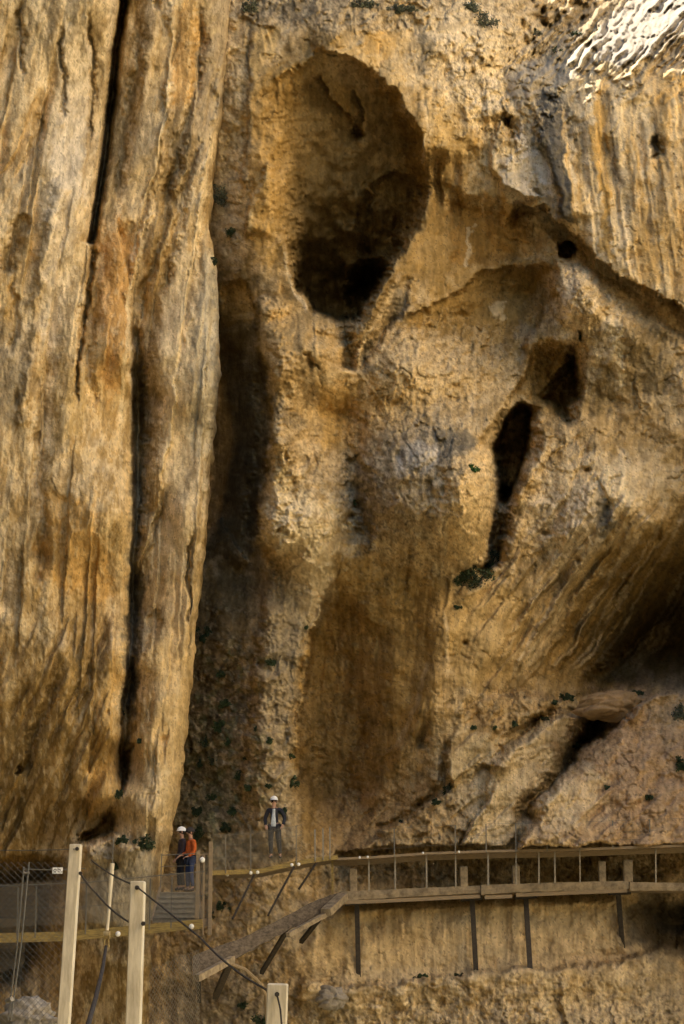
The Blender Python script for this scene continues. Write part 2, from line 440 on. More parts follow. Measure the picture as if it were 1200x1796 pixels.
B.dome(532, 635, 80, 75, -1.5, p=1.6); B.dome(750, 640, 120, 62, -1.0, a=-12, p=1.6); B.dome(738, 862, 108, 112, -2.1, p=1.8); B.dome(822, 885, 46, 108, -1.0, p=1.6)
B.dome(520, 900, 58, 130, -1.4, a=-14, p=1.6); B.groove([(600,690),(608,780),(622,880),(650,960)], .9, 30)
B.step([(830,775),(862,750),(895,700),(925,640),(938,600)], .9, 10, 60, wob=.8); B.dome(1040, 880, 90, 90, -.9, p=1.5)
B.step([(545,1060),(600,1000),(660,985),(730,990),(790,1015)], .3, 30, 170, ends=.2, wob=1.6)
# --- brown hollow: edges
B.step([(600,990),(566,1050),(544,1120),(532,1220),(522,1320),(516,1400),(530,1480)], 2.6, 6, 150, ends=.25, flip=True)
B.groove([(780,1050),(772,1150),(740,1260),(695,1340),(640,1430)], -.6, 30)
B.groove([(566,1045),(543,1120),(530,1220),(520,1330),(513,1385)], -.7, 9, wob=.6)
B.groove([(640,1250),(610,1350),(590,1460)], .5, 14)
B.groove([(690,1130),(700,1230),(650,1360)], -.3, 30)
# --- cleft
cle = [(455,520),(452,580),(462,650),(475,730),(470,800),(455,870),(452,930),(480,985)]
B.step(cle, -2.4, 9, 70, ends=.04, flip=True)
B.groove([(455,620),(462,740),(445,850),(430,960)], .8, 14)
B.groove([(455,900),(475,960),(490,1010)], .5, 9)
B.step([(385,905),(410,950),(440,985)], -.8, 6, 60)
B.dome(460,930,16,30,-.7)
B.step([(470,1040),(450,1120),(445,1220),(430,1320),(425,1420)], -1.0, 14, 80, flip=True)
B.step([(438,60),(436,160),(430,250),(420,330)], .5, 5, 50)
# bulge marks in the middle
for x, y, rx, ry in [(622,855,9,13),(626,886,8,7),(780,860,6,10),(615,905,5,4),(545,640,5,8),(752,850,5,10),(770,780,28,14),(700,800,8,12),(1060,908,14,36),(955,935,8,4),(880,780,4,5),(1030,824,5,4),(1155,940,5,12),(1015,983,4,4),(816,1127,4,4),(895,940,5,5)]:
    B.dome(x, y, rx, ry, .45)
B.step([(600,810),(625,800),(650,830),(640,900),(650,960)], .5, 12, 60)
# wall and ledge beneath the path
B.step([(530,1715),(600,1730),(700,1725),(780,1712),(850,1700),(960,1698),(1080,1690),(1140,1670),(1230,1640)], -.9, 9, 80, ends=.02)
B.plate([(528,1580),(1100,1560),(1110,1675),(960,1700),(780,1714),(600,1730),(530,1716)], [(530,1580,-.3),(1100,1560,-.3),(800,1710,-.7)], 24, .5, .92)
B.step([(590,1492),(700,1488),(850,1492),(1000,1492),(1260,1490)], .7, 8, 60, ends=.01)
B.pit([(1085,1585),(1110,1560),(1260,1560),(1260,1640),(1190,1680),(1130,1672)], 4.5, 60)
# --- roughness regions
rough = np.zeros(X.shape)
def add_r(v, *a, **k):
    global rough
    rough = np.maximum(rough, v * B.mask(*a, **k))
add_r(1.0, 720, 850, 150, 150); add_r(.9, 520, 880, 60, 190); add_r(1.1, 400, 1330, 130, 230); add_r(.8, 490, 1250, 60, 260)
add_r(1.2, 640, 0, 330, 60); add_r(1.3, 900, 130, 120, 130, 30); add_r(.8, 830, 120, 110, 90); add_r(.9, 740, 640, 170, 90)
add_r(.45, 860, 1400, 180, 110); add_r(.5, 1120, 1330, 150, 150); add_r(.9, 780, 1440, 90, 60); add_r(.9, 900, 1250, 90, 40); add_r(1.2, 900, 1510, 500, 36, br=.2); add_r(1.0, 880, 1830, 500, 100, br=.3)
add_r(.8, 1000, 560, 60, 130); add_r(.8, 950, 860, 130, 130); add_r(.7, 430, 1650, 170, 160); add_r(1.2, 1150, 60, 130, 70); add_r(.5, 800, 1450, 160, 60)
add_r(.5, 1080, 640, 200, 90); add_r(.7, 410, 200, 30, 250); add_r(.6, 700, 1440, 150, 70)
rough = np.clip(rough, .12, 1.3)
smooth_wall = B.mask(820, 1640, 330, 66, br=.1); rough *= 1 - .95 * smooth_wall
# streak direction (horizontal shift that a streak has made by a given height)
sh = -200 * sst(810, 1250, gy)[:, None]
sweep = B.mask(1080, 1040, 190, 190, br=0)
sh = sh * sst(640, 1000, X)
lean = np.interp(gy, [0, 600], [0, 60])[:, None] * B.mask(1080, 330, 220, 260, br=0)
SX = X - sh - lean + 5 * fbm(X / 60, Y / 90, 3, 11)
big = fbm(X / 170, Y / 170, 3, 1); mid = fbm(X / 55, Y / 60, 4, 2)
# the slope top right that leans back far enough to catch the sun
yl = np.interp(X, [880, 950, 1000, 1050, 1100, 1130, 1160, 1190, 1215, 1700], [110, 132, 112, 92, 97, 88, 62, 28, 5, -20]) + 10 * fbm(X / 30, Y / 30, 3, 38)
B.D += (.075 * np.clip(yl - Y, 0, 130) + .10 * np.clip(yl - Y - 130, 0, None)) * sst(870, 1050, X + (Y - 60) * .5 + 40 * fbm(X / 50, Y / 50, 3, 35) + 4 * np.clip(-5 - Y, 0, 200))
mid_ = fbm(X / 40, Y / 40, 3, 37)
_rm = sst(880, 960, X + (Y - 60) * .6) * sst(210, 150, Y)
_rx = (X * .55 + Y * .84); _ry = (X * .84 - Y * .55)
B.D += _rm * (.30 * fbm(_rx / 34, _ry / 70, 3, 33) + .75 * ridged((X * .75 + Y * .66) / 15 + .35 * mid_, (X * .66 - Y * .75) / 110, 2, 36) * sst(150, 100, Y) + .3 * cells(_rx / 26 + .5 * mid_, _ry / 40, 5)[0])
B.D += .10 * np.clip(-60 - Y, 0, None) * sst(1100, 800, X)
B.D += .30 * big + .16 * mid
fl = ridged(SX / 26, Y / 260, 3, 61)
flm = np.clip(.35 + sweep * .9 + B.mask(1080, 330, 200, 200, br=.2) * .9 + smooth_wall * .1, 0, 1.3)
wallm = B.mask(1090, 330, 130, 190, br=.2)
B.D -= (.02 * fl * sst(-.2, .6, mid) + .10 * (1 - .5 * wallm) * fbm(SX / 24, Y / 190, 3, 66)) * flm
B.scarps(60, (960, 1215), (90, 430), lambda x, y: (.13, 1), (.05, .20), (60, 240), 3, cond=lambda x, y: y < 430 - (1215 - x) * .1)
B.scarps(46, (740, 900), (70, 330), lambda x, y: (.03, 1), (.06, .22), (40, 160), 4)
B.scarps(60, (900, 1230), (850, 1120), lambda x, y: (-.62, .78), (.10, .38), (60, 240), 5, both=.5)
B.scarps(50, (470, 1180), (480, 1000), lambda x, y: (random.Random(int(x * 7 + y)).uniform(-.4, .3), 1), (.06, .24), (30, 110), 6, both=.5)
B.scarps(30, (540, 780), (1080, 1420), lambda x, y: (-.12, 1), (.05, .15), (50, 160), 7, both=.5)
B.scarps(46, (620, 1200), (1230, 1470), lambda x, y: (-.75, .66), (.08, .30), (30, 120), 8, both=.5)
B.scarps(30, (430, 760), (10, 130), lambda x, y: (.05, 1), (.06, .2), (30, 90), 9)
n_e = fbm(X / 60, Y / 60, 3, 88)
h1, e1, id1 = cells(X / 38 + .7 * mid, Y / 50 + .6 * n_e, 1)
h2, e2, id2 = cells(X / 13 + .6 * mid + .5 * n_e, Y / 17 + .5 * mid, 2)
B.D += rough * (.34 * h1 + .12 * h2)
B.D += (.25 + .75 * rough) * (.06 * fbm(X / 12, Y / 17, 3, 4) + .016 * noise(X / 3.6, Y / 4.2, 9))
# long cracks
cr = ridged(X / 90 + .5 * mid, Y / 120 + .4 * big, 2, 21)
B.D += .10 * sst(1.28, 1.45, cr) * (1 - .7 * smooth_wall)
# --- colours of the stone, with shade painted into its recesses
n_a = fbm(X / 80, Y / 110, 5, 51); n_b = fbm(SX / 9, Y / 120, 4, 52); n_c = fbm(X / 10, Y / 13, 4, 53); n_d = fbm(SX / 22, Y / 200, 3, 54)
B.tint(sst(.0, .55, n_a), 'ochre', .6); B.tint(sst(.0, .5, -n_a), 'pale', .25)
B.tint(sst(.05, .5, n_d), 'pale', .28); B.tint(sst(.1, .55, -n_d), 'brown', .35)
g1 = fbm(X / 6.5, Y / 9, 4, 153, .7); g2 = fbm(X / 26, Y / 34, 5, 154, .65)
B.tint(sst(.05, .22, g2), 'pale', .32 * 1); B.tint(sst(.1, .28, -g2), 'brown', .34)
B.tint(sst(.16, .34, fbm(X / 40 + 3, Y / 52, 5, 155, .68)), 'grey', .2)
B.blob(620, 260, 160, 230, 'deep', .75, br=.25); B.blob(610, 420, 110, 170, 'brown', .75, br=.3)  # cave shade painted in as deeper, browner stone
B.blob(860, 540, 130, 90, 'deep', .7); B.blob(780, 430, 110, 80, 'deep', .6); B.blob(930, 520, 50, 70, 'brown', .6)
B.tpoly([(600,985),(690,1000),(770,1010),(784,1110),(776,1190),(740,1270),(705,1340),(650,1420),(600,1480),(528,1490),(520,1340),(532,1200),(550,1090)], (.37,.235,.075), .85, 60)
B.tpoly([(545,1100),(538,1140),(528,1240),(518,1340),(514,1340),(522,1240),(532,1140)], 'ochre', .9, 6)
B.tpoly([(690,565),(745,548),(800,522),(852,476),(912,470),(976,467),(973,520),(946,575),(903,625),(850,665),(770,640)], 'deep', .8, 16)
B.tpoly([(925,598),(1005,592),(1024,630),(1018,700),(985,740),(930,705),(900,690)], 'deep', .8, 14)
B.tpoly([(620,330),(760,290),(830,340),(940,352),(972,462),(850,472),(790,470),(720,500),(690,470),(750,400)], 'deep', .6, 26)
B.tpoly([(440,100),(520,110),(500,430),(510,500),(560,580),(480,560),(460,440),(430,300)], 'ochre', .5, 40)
B.tpoly([(560,80),(640,100),(710,170),(760,310),(745,410),(700,460),(640,570),(560,560),(500,430),(510,200)], 'brown', .3, 60)  # more of the cave's shade put into the colour
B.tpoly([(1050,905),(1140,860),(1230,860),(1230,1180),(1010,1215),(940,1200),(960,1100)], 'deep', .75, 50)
B.tpoly([(1060,1060),(1230,960),(1230,1180),(1010,1215)], 'brown', .6, 60)  # shade under the overhang painted into the hollow
B.tpoly([(997,180),(1100,170),(1185,187),(1190,450),(1200,540),(1110,490),(1035,420),(1000,300)], 'cream', .55, 16)
B.tpoly([(1031,124),(1147,88),(1150,150),(1090,170),(1039,160)], 'brown', .6, 14)
B.tpoly([(1155,40),(1212,10),(1212,300),(1180,300),(1165,160)], 'ochre', .6, 18)
B.tpoly([(1005,50),(1070,0),(1098,0),(1040,60),(980,110)], 'grey', .8, 8)
B.tpoly([(780,50),(880,30),(1000,60),(950,120),(890,200),(820,200),(780,120)], 'pale', .45, 20)
B.tpoly([(1110,418),(1150,418),(1150,505),(1120,492)], 'ochre', .75, 8)
B.tpoly([(1180,220),(1206,220),(1206,470),(1188,450)], 'ochre', .5, 8)
B.tpoly([(985,1255),(1035,1255),(1005,1320),(925,1420),(880,1480),(800,1485),(826,1440),(866,1376),(915,1305)], 'pale', .5, 8)
B.tpoly([(800,1400),(866,1390),(900,1440),(870,1490),(790,1490)], 'cream', .5, 20)
B.tpoly([(1212,1190),(1130,1232),(1062,1296),(1008,1356),(944,1428),(905,1490),(1212,1494)], 'pink', .7, 10); B.blob(600, 1350, 80, 150, 'brown', .4); B.blob(700, 1090, 120, 90, 'deep', .6)
B.blob(1090, 1080, 170, 140, 'deep', .75, br=.3, a=-35); B.blob(1150, 1130, 120, 90, 'brown', .8); B.blob(980, 660, 60, 60, 'deep', .6)  # first two blobs darken the hollow where it lies in shade
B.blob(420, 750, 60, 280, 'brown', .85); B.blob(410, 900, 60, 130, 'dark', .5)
B.blob(1090, 330, 150, 230, 'pale', .75, br=.4); B.blob(1180, 300, 40, 250, 'ochre', .55); B.blob(1140, 430, 30, 80, 'ochre', .6); B.blob(1060, 260, 12, 150, 'ochre', .6)
B.blob(880, 300, 50, 60, 'cream', .55); B.blob(920, 330, 30, 40, 'cream', .5)
B.blob(560, 15, 180, 36, 'grey', .7); B.blob(840, 20, 120, 30, 'grey', .5); B.blob(800, 60, 110, 50, 'pale', .5, br=.8, sc=16); B.blob(970, 40, 90, 60, 'grey', .6, a=-30, br=.8, sc=16); B.blob(940, 90, 60, 40, 'pale', .5, br=.9, sc=14); B.blob(985, 140, 40, 50, 'blue', .4); B.blob(1090, 40, 150, 70, 'dgrey', .55, a=-25, br=.6, sc=14); B.blob(950, 170, 70, 30, 'cream', .5, a=-30, br=.6, sc=14)
B.blob(800, 130, 90, 90, 'pale', .6); B.blob(850, 150, 50, 70, 'cream', .35); B.blob(660, 120, 90, 40, 'pale', .3)
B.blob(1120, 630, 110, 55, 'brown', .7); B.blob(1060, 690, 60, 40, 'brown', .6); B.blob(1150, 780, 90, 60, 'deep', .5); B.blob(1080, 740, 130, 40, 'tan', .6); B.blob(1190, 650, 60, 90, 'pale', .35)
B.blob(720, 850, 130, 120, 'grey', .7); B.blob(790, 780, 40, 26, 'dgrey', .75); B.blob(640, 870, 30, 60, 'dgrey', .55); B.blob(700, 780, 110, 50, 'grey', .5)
B.blob(810, 900, 45, 90, 'pale', .75); B.blob(850, 840, 25, 50, 'pale', .5); B.blob(620, 900, 30, 60, 'tan', .5, a=20)
B.blob(525, 940, 62, 80, 'cream', .85, a=25, br=.6); B.blob(495, 880, 22, 60, 'cream', .7); B.blob(540, 1040, 36, 60, 'pale', .8)
B.blob(480, 1200, 45, 190, 'grey', .9, br=.4); B.blob(500, 1100, 40, 90, 'blue', .45); B.blob(500, 1440, 28, 90, 'pale', .6)
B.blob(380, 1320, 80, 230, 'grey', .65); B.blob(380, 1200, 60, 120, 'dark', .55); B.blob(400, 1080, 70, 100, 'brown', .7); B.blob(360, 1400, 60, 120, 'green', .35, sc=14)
B.blob(750, 640, 150, 60, 'tan', .7); B.blob(740, 640, 120, 50, 'pale', .35, br=.9, sc=12); B.blob(640, 720, 60, 60, 'ochre', .5); B.blob(570, 740, 70, 60, 'tan', .5)
B.blob(1040, 870, 100, 70, 'pale', .7); B.blob(1100, 840, 70, 50, 'pale', .45); B.blob(1020, 940, 70, 60, 'pale', .6, a=-40); B.blob(970, 1060, 40, 110, 'pale', .3, a=30)
B.blob(840, 1120, 70, 90, 'tan', .7); B.blob(850, 1100, 40, 80, 'pale', .35)
B.blob(900, 1400, 130, 110, 'pale', .4); B.blob(850, 1400, 60, 60, 'cream', .45); B.blob(1130, 1330, 130, 130, 'pink', .75); B.blob(1190, 1230, 60, 60, 'grey', .5); B.blob(1020, 1300, 70, 50, 'brown', .4, a=-45)
B.blob(1000, 1400, 60, 50, 'pale', .6, a=-35); B.blob(700, 1440, 110, 60, 'tan', .7); B.blob(640, 1480, 70, 30, 'grey', .4)
B.blob(900, 1530, 420, 28, 'brown', .3, br=.2); B.blob(830, 1640, 330, 70, 'pale', .8, br=.1); B.blob(700, 1640, 120, 40, 'tan', .5); B.blob(1000, 1650, 140, 50, 'pink', .45); B.blob(1180, 1620, 110, 70, 'dgrey', .8); B.blob(1190, 1760, 70, 90, 'grey', .8)  # brown and dgrey blobs paint the shade of the undercut and right recess
B.blob(800, 1790, 330, 60, 'pale', .35, br=.8, sc=16); B.blob(580, 1770, 40, 40, 'grey', .6); B.blob(1060, 1760, 80, 60, 'pale', .35)
B.blob(450, 1640, 110, 110, 'ochre', .35); B.blob(470, 1590, 60, 60, 'pale', .45); B.blob(390, 1760, 90, 60, 'dgrey', .6)
B.blob(400, 200, 26, 260, 'pale', .45); B.blob(395, 400, 28, 70, 'grey', .5)
# drip marks
rs = random.Random(5)
for x, y0, y1, w, c, k in [(945,180,330,14,'dgrey',.9),(960,230,420,20,'blue',.95),(985,330,450,14,'dgrey',.5),(1062,150,330,7,'dgrey',.5),(1108,200,320,5,'dgrey',.4),(1150,215,280,7,'dgrey',.8),
        (1060,880,945,17,'blue',1),(1095,820,890,9,'cream',.8),(1070,820,880,10,'cream',.7),(700,500,560,10,'grey',.8),(640,600,660,7,'dgrey',.8),(752,80,130,9,'dgrey',.6),(722,60,130,8,'grey',.6),
        (1002,150,260,9,'grey',.7),(1020,600,700,10,'pale',.7),(1085,600,700,12,'cream',.6),(1060,560,640,10,'pale',.6),(990,460,560,9,'pale',.7),(1000,480,640,7,'cream',.5),(920,420,455,6,'cream',.8),
        (822,400,470,4,'pale',.7),(756,200,260,6,'pale',.6),(850,230,400,4,'pale',.5),(600,1100,1180,8,'pale',.2),(1175,480,520,8,'cream',.7),(455,1550,1640,12,'pale',.5),(500,1540,1640,10,'ochre',.5),(1050,1560,1690,12,'dgrey',.25),(960,1700,1790,10,'cream',.5)]:
    B.stain([(x, y0), (x + rs.uniform(-3, 3), (y0 + y1) / 2), (x + rs.uniform(-3, 6), y1)], w, c, k)
for o in range(-40, 240, 14):
    c = rs.choice(['pale', 'pale', 'ochre', 'brown'])
    B.stain([(1085+o*.9,870+rs.uniform(0,60)),(1030+o,960),(975+o,1050),(935+o,1130),(900+o*.85,1190)], rs.uniform(2, 5), c, .5)
for i in range(46):
    x = rs.uniform(985, 1215); y = rs.uniform(110, 300); c = rs.choice(['cream', 'pale', 'ochre', 'grey', 'brown'])
    B.stain([(x, y), (x + 8, y + 90), (x + 18 + rs.uniform(-5, 5), y + rs.uniform(120, 240))], rs.uniform(2, 6), c, .5)
for i in range(30):
    x = rs.uniform(740, 900); y = rs.uniform(120, 300); c = rs.choice(['pale', 'ochre', 'grey', 'brown'])
    B.stain([(x, y), (x + 2, y + 50), (x + rs.uniform(-3, 3), y + rs.uniform(60, 140))], rs.uniform(2, 4), c, .4)
for i in range(40):
    x = rs.uniform(540, 1120); y = rs.uniform(1575, 1620)
    B.stain([(x, y), (x + 3, y + 40), (x + 5, y + rs.uniform(60, 110))], rs.uniform(2, 6), rs.choice(['pale', 'brown', 'ochre']), .25, ends=.3)
LATE = [
 ([(528,1584),(700,1582),(1080,1566),(1090,1675),(960,1696),(780,1710),(600,1726),(530,1712)], (.55,.42,.235), .75, 14), ([(560,1590),(760,1590),(740,1690),(580,1700)], (.46,.32,.14), .4, 30),
 ([(1040,70),(1105,-10),(1215,-10),(1212,40),(1130,100),(1100,110),(1060,95)], (.34,.30,.235), .8, 8), ([(880,125),(960,110),(1040,70),(1060,100),(1000,135),(900,190)], (.34,.29,.21), .7, 8),
 ([(430,-10),(560,-10),(560,30),(500,44),(470,30),(445,60),(432,60)], 'dgrey', .5, 12), ([(430,60),(444,60),(442,160),(434,330),(424,330),(432,160)], 'dgrey', .6, 6),
 ([(440,70),(500,50),(470,100),(446,170)], (.52,.36,.14), .7, 10), ([(600,60),(720,55),(712,140),(680,140),(600,100)], (.50,.36,.17), .6, 12), ([(728,60),(760,60),(757,130),(738,135)], 'dgrey', .7, 6), ([(640,50),(700,60),(690,100),(640,90)], 'ochre', .6, 10),
 ([(750,60),(800,50),(850,110),(880,190),(830,180),(780,130)], (.62,.50,.32), .7, 14), ([(740,150),(800,180),(830,260),(770,320),(755,240)], (.46,.32,.13), .6, 14),
 ([(684,500),(700,488),(713,540),(692,588),(676,560)], 'dgrey', .65, 8), ([(641,598),(652,598),(660,655),(648,660)], 'dgrey', .75, 5), ([(465,690),(490,690),(535,735),(520,760),(480,720)], 'dgrey', .5, 8), ([(560,680),(620,690),(618,780),(560,790)], (.50,.32,.10), .6, 16),
 ([(385,500),(442,500),(450,560),(400,575),(384,560)], 'ochre', .6, 10), ([(456,560),(530,545),(600,600),(600,640),(560,660),(480,680),(455,620)], (.40,.275,.12), .6, 14),
 ([(920,380),(960,388),(950,415),(935,452)], 'cream', .8, 5), ([(790,360),(925,365),(950,440),(850,468),(800,460)], (.35,.20,.055), .7, 12), ([(818,395),(826,395),(825,470),(819,470)], 'pale', .7, 3), ([(860,528),(886,530),(884,560),(866,556)], 'cream', .7, 6),
 ([(982,462),(1008,465),(1022,560),(1014,640),(996,600),(988,540)], (.58,.44,.26), .7, 6), ([(1052,545),(1078,552),(1102,650),(1100,695),(1085,645),(1060,605)], 'cream', .75, 5), ([(1030,600),(1050,600),(1046,680),(1034,700)], 'cream', .5, 5),
 ([(1100,570),(1180,580),(1170,690),(1110,690)], 'brown', .65, 14), ([(1040,640),(1090,690),(1060,730),(1030,720)], 'brown', .6, 12), ([(905,572),(948,575),(930,620),(905,640)], 'grey', .7, 8),
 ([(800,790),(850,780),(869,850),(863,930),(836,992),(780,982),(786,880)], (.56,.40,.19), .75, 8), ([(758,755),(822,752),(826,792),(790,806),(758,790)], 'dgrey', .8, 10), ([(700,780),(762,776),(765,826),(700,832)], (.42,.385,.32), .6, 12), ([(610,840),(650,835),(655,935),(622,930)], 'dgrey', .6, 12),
 ([(930,865),(1060,850),(1066,950),(1000,985),(950,960),(925,920)], (.58,.47,.31), .7, 14), ([(1058,820),(1076,820),(1078,890),(1062,894)], 'cream', .85, 4), ([(1090,818),(1104,818),(1108,888),(1094,892)], 'cream', .85, 4),
 ([(780,1040),(880,1030),(940,1060),(890,1190),(800,1200),(786,1120)], (.48,.33,.13), .6, 18), ([(820,1226),(955,1212),(970,1240),(890,1290),(830,1280)], (.40,.27,.12), .7, 8), ([(826,1290),(880,1300),(850,1350),(800,1380),(786,1340)], (.50,.39,.21), .6, 8),
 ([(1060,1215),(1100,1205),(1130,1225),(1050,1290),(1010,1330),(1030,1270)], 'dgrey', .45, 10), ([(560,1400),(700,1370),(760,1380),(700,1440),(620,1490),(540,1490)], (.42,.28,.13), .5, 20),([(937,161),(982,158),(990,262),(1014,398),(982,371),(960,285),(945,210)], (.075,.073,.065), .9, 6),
 ([(874,270),(915,262),(932,356),(900,352),(878,337)], (.50,.44,.34), .7, 10), ([(898,206),(915,210),(937,255),(960,300),(971,349),(930,356),(915,300)], (.56,.48,.36), .8, 6),
 ([(1042,180),(1061,187),(1050,262),(1072,375),(1078,458),(1061,442),(1046,300),(1033,225)], 'ochre', .85, 5),
 ([(1066,178),(1074,178),(1088,262),(1090,325),(1082,322),(1076,262)], 'dgrey', .6, 4),
 ([(1150,232),(1160,232),(1157,262),(1142,280),(1136,270)], 'dgrey', .85, 4),
 ([(655,830),(700,840),(720,930),(660,960),(620,900)], (.27,.20,.12), .45, 16),
 ([(1046,878),(1072,872),(1076,930),(1064,952),(1046,940)], 'dgrey', .8, 6)]
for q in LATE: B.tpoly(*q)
for q in [([(1066,940),(1000,1040),(940,1130),(902,1200)], 4, 'cream', .7), ([(1030,985),(960,1070),(920,1140),(893,1200)], 3, 'pale', .7), ([(1150,900),(1100,970),(1050,1040),(1000,1120)], 5, 'pale', .6), ([(1100,900),(1040,980),(985,1060)], 6, (.50,.32,.10), .6),
          ([(1180,960),(1110,1040),(1050,1120)], 4, 'ochre', .5), ([(498,425),(504,470),(518,512),(545,555)], 4, 'pale', .8), ([(470,290),(446,340),(436,420)], 5, (.60,.45,.22), .8), ([(705,470),(680,530),(640,590),(616,640)], 5, 'pale', .5), ([(780,1060),(786,1130),(784,1200)], 4, 'pale', .5), ([(752,1150),(730,1240),(690,1320)], 5, 'pale', .45)]:
    B.stain(*q, wob=.5)
B.col *= (1 + .30 * g1 * (.5 + .7 * rough) + .20 * n_b + .22 * np.clip(g2, -.6, .6))[..., None]
B.tint(sst(.62, .72, g1 + .25 * g2) , 'dark', .55)
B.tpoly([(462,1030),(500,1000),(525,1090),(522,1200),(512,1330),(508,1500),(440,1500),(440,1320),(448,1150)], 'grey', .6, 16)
B.tpoly([(470,830),(500,850),(545,900),(585,960),(570,1050),(545,1100),(515,1010),(490,960),(470,900)], 'pale', .4, 14)
B.tint(sst(.2, .35, g2 + .3 * g1) * B.mask(400, 1330, 70, 190), 'green', .5)
B.tint(sst(.25, .5, fbm(X / 7, Y / 8, 3, 58)) * rough, 'dark', .45)
B.tint(sst(.25, .55, fbm(X / 11, Y / 12, 3, 68)) * rough, 'cream', .35)
B.tpoly([(1030,85),(1100,-12),(1215,-12),(1212,60),(1150,100),(1100,112),(1050,112)], (.24,.21,.165), .9, 6)
B.tpoly([(1150,60),(1215,40),(1215,130),(1150,125)], (.34,.27,.17), .8, 10)
B.tpoly([(880,125),(960,105),(1030,75),(1050,105),(1000,135),(900,190)], (.32,.275,.20), .7, 8)
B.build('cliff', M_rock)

# ------------------------------------------------------------------ the left buttress, in front of the cleft
gy2 = axis(-12, 1808, STEP, -330, 2250)
jag = 3.0 * fbm(gy2 / 60, gy2 * 0, 3, 3) + .5 * noise(gy2 / 7, gy2 * 0 + 5, 4)
edge = np.interp(gy2, [-330, 0, 180, 330, 400, 480, 620, 740, 850, 950, 1050, 1200, 1330, 1450, 1560, 1640, 1796, 2250],
                      [425, 404, 392, 372, 366, 382, 385, 378, 367, 360, 350, 336, 322, 302, 276, 266, 255, 235]) + jag
u = np.linspace(0, 1, 330)
nL = np.interp(u, [0, .08, 1], [-620, -10, 404]) / 404.0        # from far left to the edge
XL = np.where(nL[None, :] < 0, nL[None, :] * 404 , nL[None, :] * edge[:, None])
YL = np.repeat(gy2[:, None], len(u), 1)
A = Rock(XL, YL)
EG = np.repeat(edge[:, None], len(u), 1)
baseL = [
 (-600,-300,-4),(-600,900,-6),(-600,1900,-6),(-200,0,-3.2),(-200,900,-4),(-200,1600,-3),
 (0,-200,-2.6),(150,-200,-2.4),(400,-200,-.5),
 (0,0,-3.0),(80,0,-3.1),(190,0,-3.2),(0,300,-3.2),(100,300,-3.3),(160,350,-3.2),(0,600,-3.3),(120,600,-3.2),(220,600,-3.2),(0,900,-3.4),(120,900,-3.5),(225,900,-3.3),(0,1080,-3.4),(215,1150,-3.2),
 (30,1250,-2.5),(110,1250,-2.9),(200,1300,-3.0),(30,1400,-1.4),(100,1400,-1.8),(180,1400,-2.6),(20,1500,-.6),(100,1500,-.8),(190,1440,-1.0),
 (230,0,-1.6),(300,0,-1.7),(360,0,-1.6),(400,0,-.6),(215,200,-1.4),(290,250,-1.9),(350,200,-1.3),(385,250,-1.0),(210,350,-1.5),(270,420,-2.0),(330,420,-1.6),(360,380,-1.6),
 (250,560,-1.6),(300,520,-1.7),(345,560,-2.3),(375,560,-1.8),(265,700,-1.4),(310,700,-2.2),(350,700,-2.5),(370,760,-2.0),(260,900,-1.2),(300,900,-2.2),(345,900,-2.5),
 (245,1060,-1.2),(290,1080,-1.9),(330,1080,-2.3),(240,1200,-2.0),(290,1220,-2.6),(322,1220,-2.2),(215,1330,-1.4),(270,1330,-2.8),(305,1330,-2.4),(260,1420,-3.2),(295,1420,-2.7),(240,1500,-3.0),(280,1500,-2.4),
 (160,1500,-2.4),(200,1540,-2.8),(230,1600,-2.6),(140,1600,-2.2),(50,1600,.6),(50,1700,.8),(180,1700,-1.8),(240,1720,-1.8),(120,1780,-.6),(200,2100,-3),(0,2100,-3),
]
A.D = tps(baseL, XL, YL)
A.D = -2.6 + 1.3 * (A.D + 2.6)
# the black crack and folds right of it
crk = [(226,-60),(216,0),(203,90),(192,200),(180,290),(166,380),(158,430),(148,520),(142,600)]
A.groove(crk[:7], 4.0, 7, ends=.02, wob=.25, p=1)
A.step(crk, 1.3, 6, 60, ends=.06, wob=.3, flip=True)
A.groove([(170,400),(150,520),(138,620),(132,720)], .6, 5)
A.groove([(275,-20),(280,15)], .6, 8)
for P, d_, w_ in [([(245,20),(240,120),(215,260),(205,360)],.5,14),([(352,-20),(345,150),(330,200),(300,330),(310,380)],.55,10),([(300,100),(295,200),(270,330),(235,470),(222,560)],-.35,8),
                  ([(318,200),(300,300),(285,420),(255,500),(240,560)],.4,9),([(350,230),(318,360),(300,450),(285,520)],.5,10),([(395,60),(375,250),(350,400),(330,520),(322,640)],-.3,8),
                  ([(300,-20),(300,150),(288,260)],-.3,7),([(38,0),(36,80),(40,140)],.35,6),([(105,40),(112,130),(108,220)],.35,5),([(155,20),(165,160),(155,260)],.3,5),([(75,200),(60,260),(20,330)],.3,9),
                  ([(50,370),(20,440),(5,480)],.6,14),([(110,300),(95,380),(70,470),(60,560)],-.3,14),([(25,480),(30,560),(20,620)],.3,6),([(70,560),(50,660),(35,760)],-.3,12),
                  ([(75,620),(65,760),(75,900),(70,1000)],.3,9),([(170,480),(160,620),(165,740)],.3,9)]:
    A.groove(P, d_, w_)
for P_, d_ in [([(311,-20),(294,178),(272,300),(249,378),(231,445)], .45), ([(352,-20),(347,160),(330,310)], .35), ([(383,180),(356,338),(329,507),(307,668)], .5), ([(293,840),(267,925),(234,1017)], .35), ([(150,0),(160,130),(154,260),(130,420)], .3), ([(71,147),(30,260),(-10,320)], .3), ([(110,420),(78,620),(70,830)], .4)]:
    A.step(P_, d_, 4, 45, ends=.2, wob=.5, flip=True)
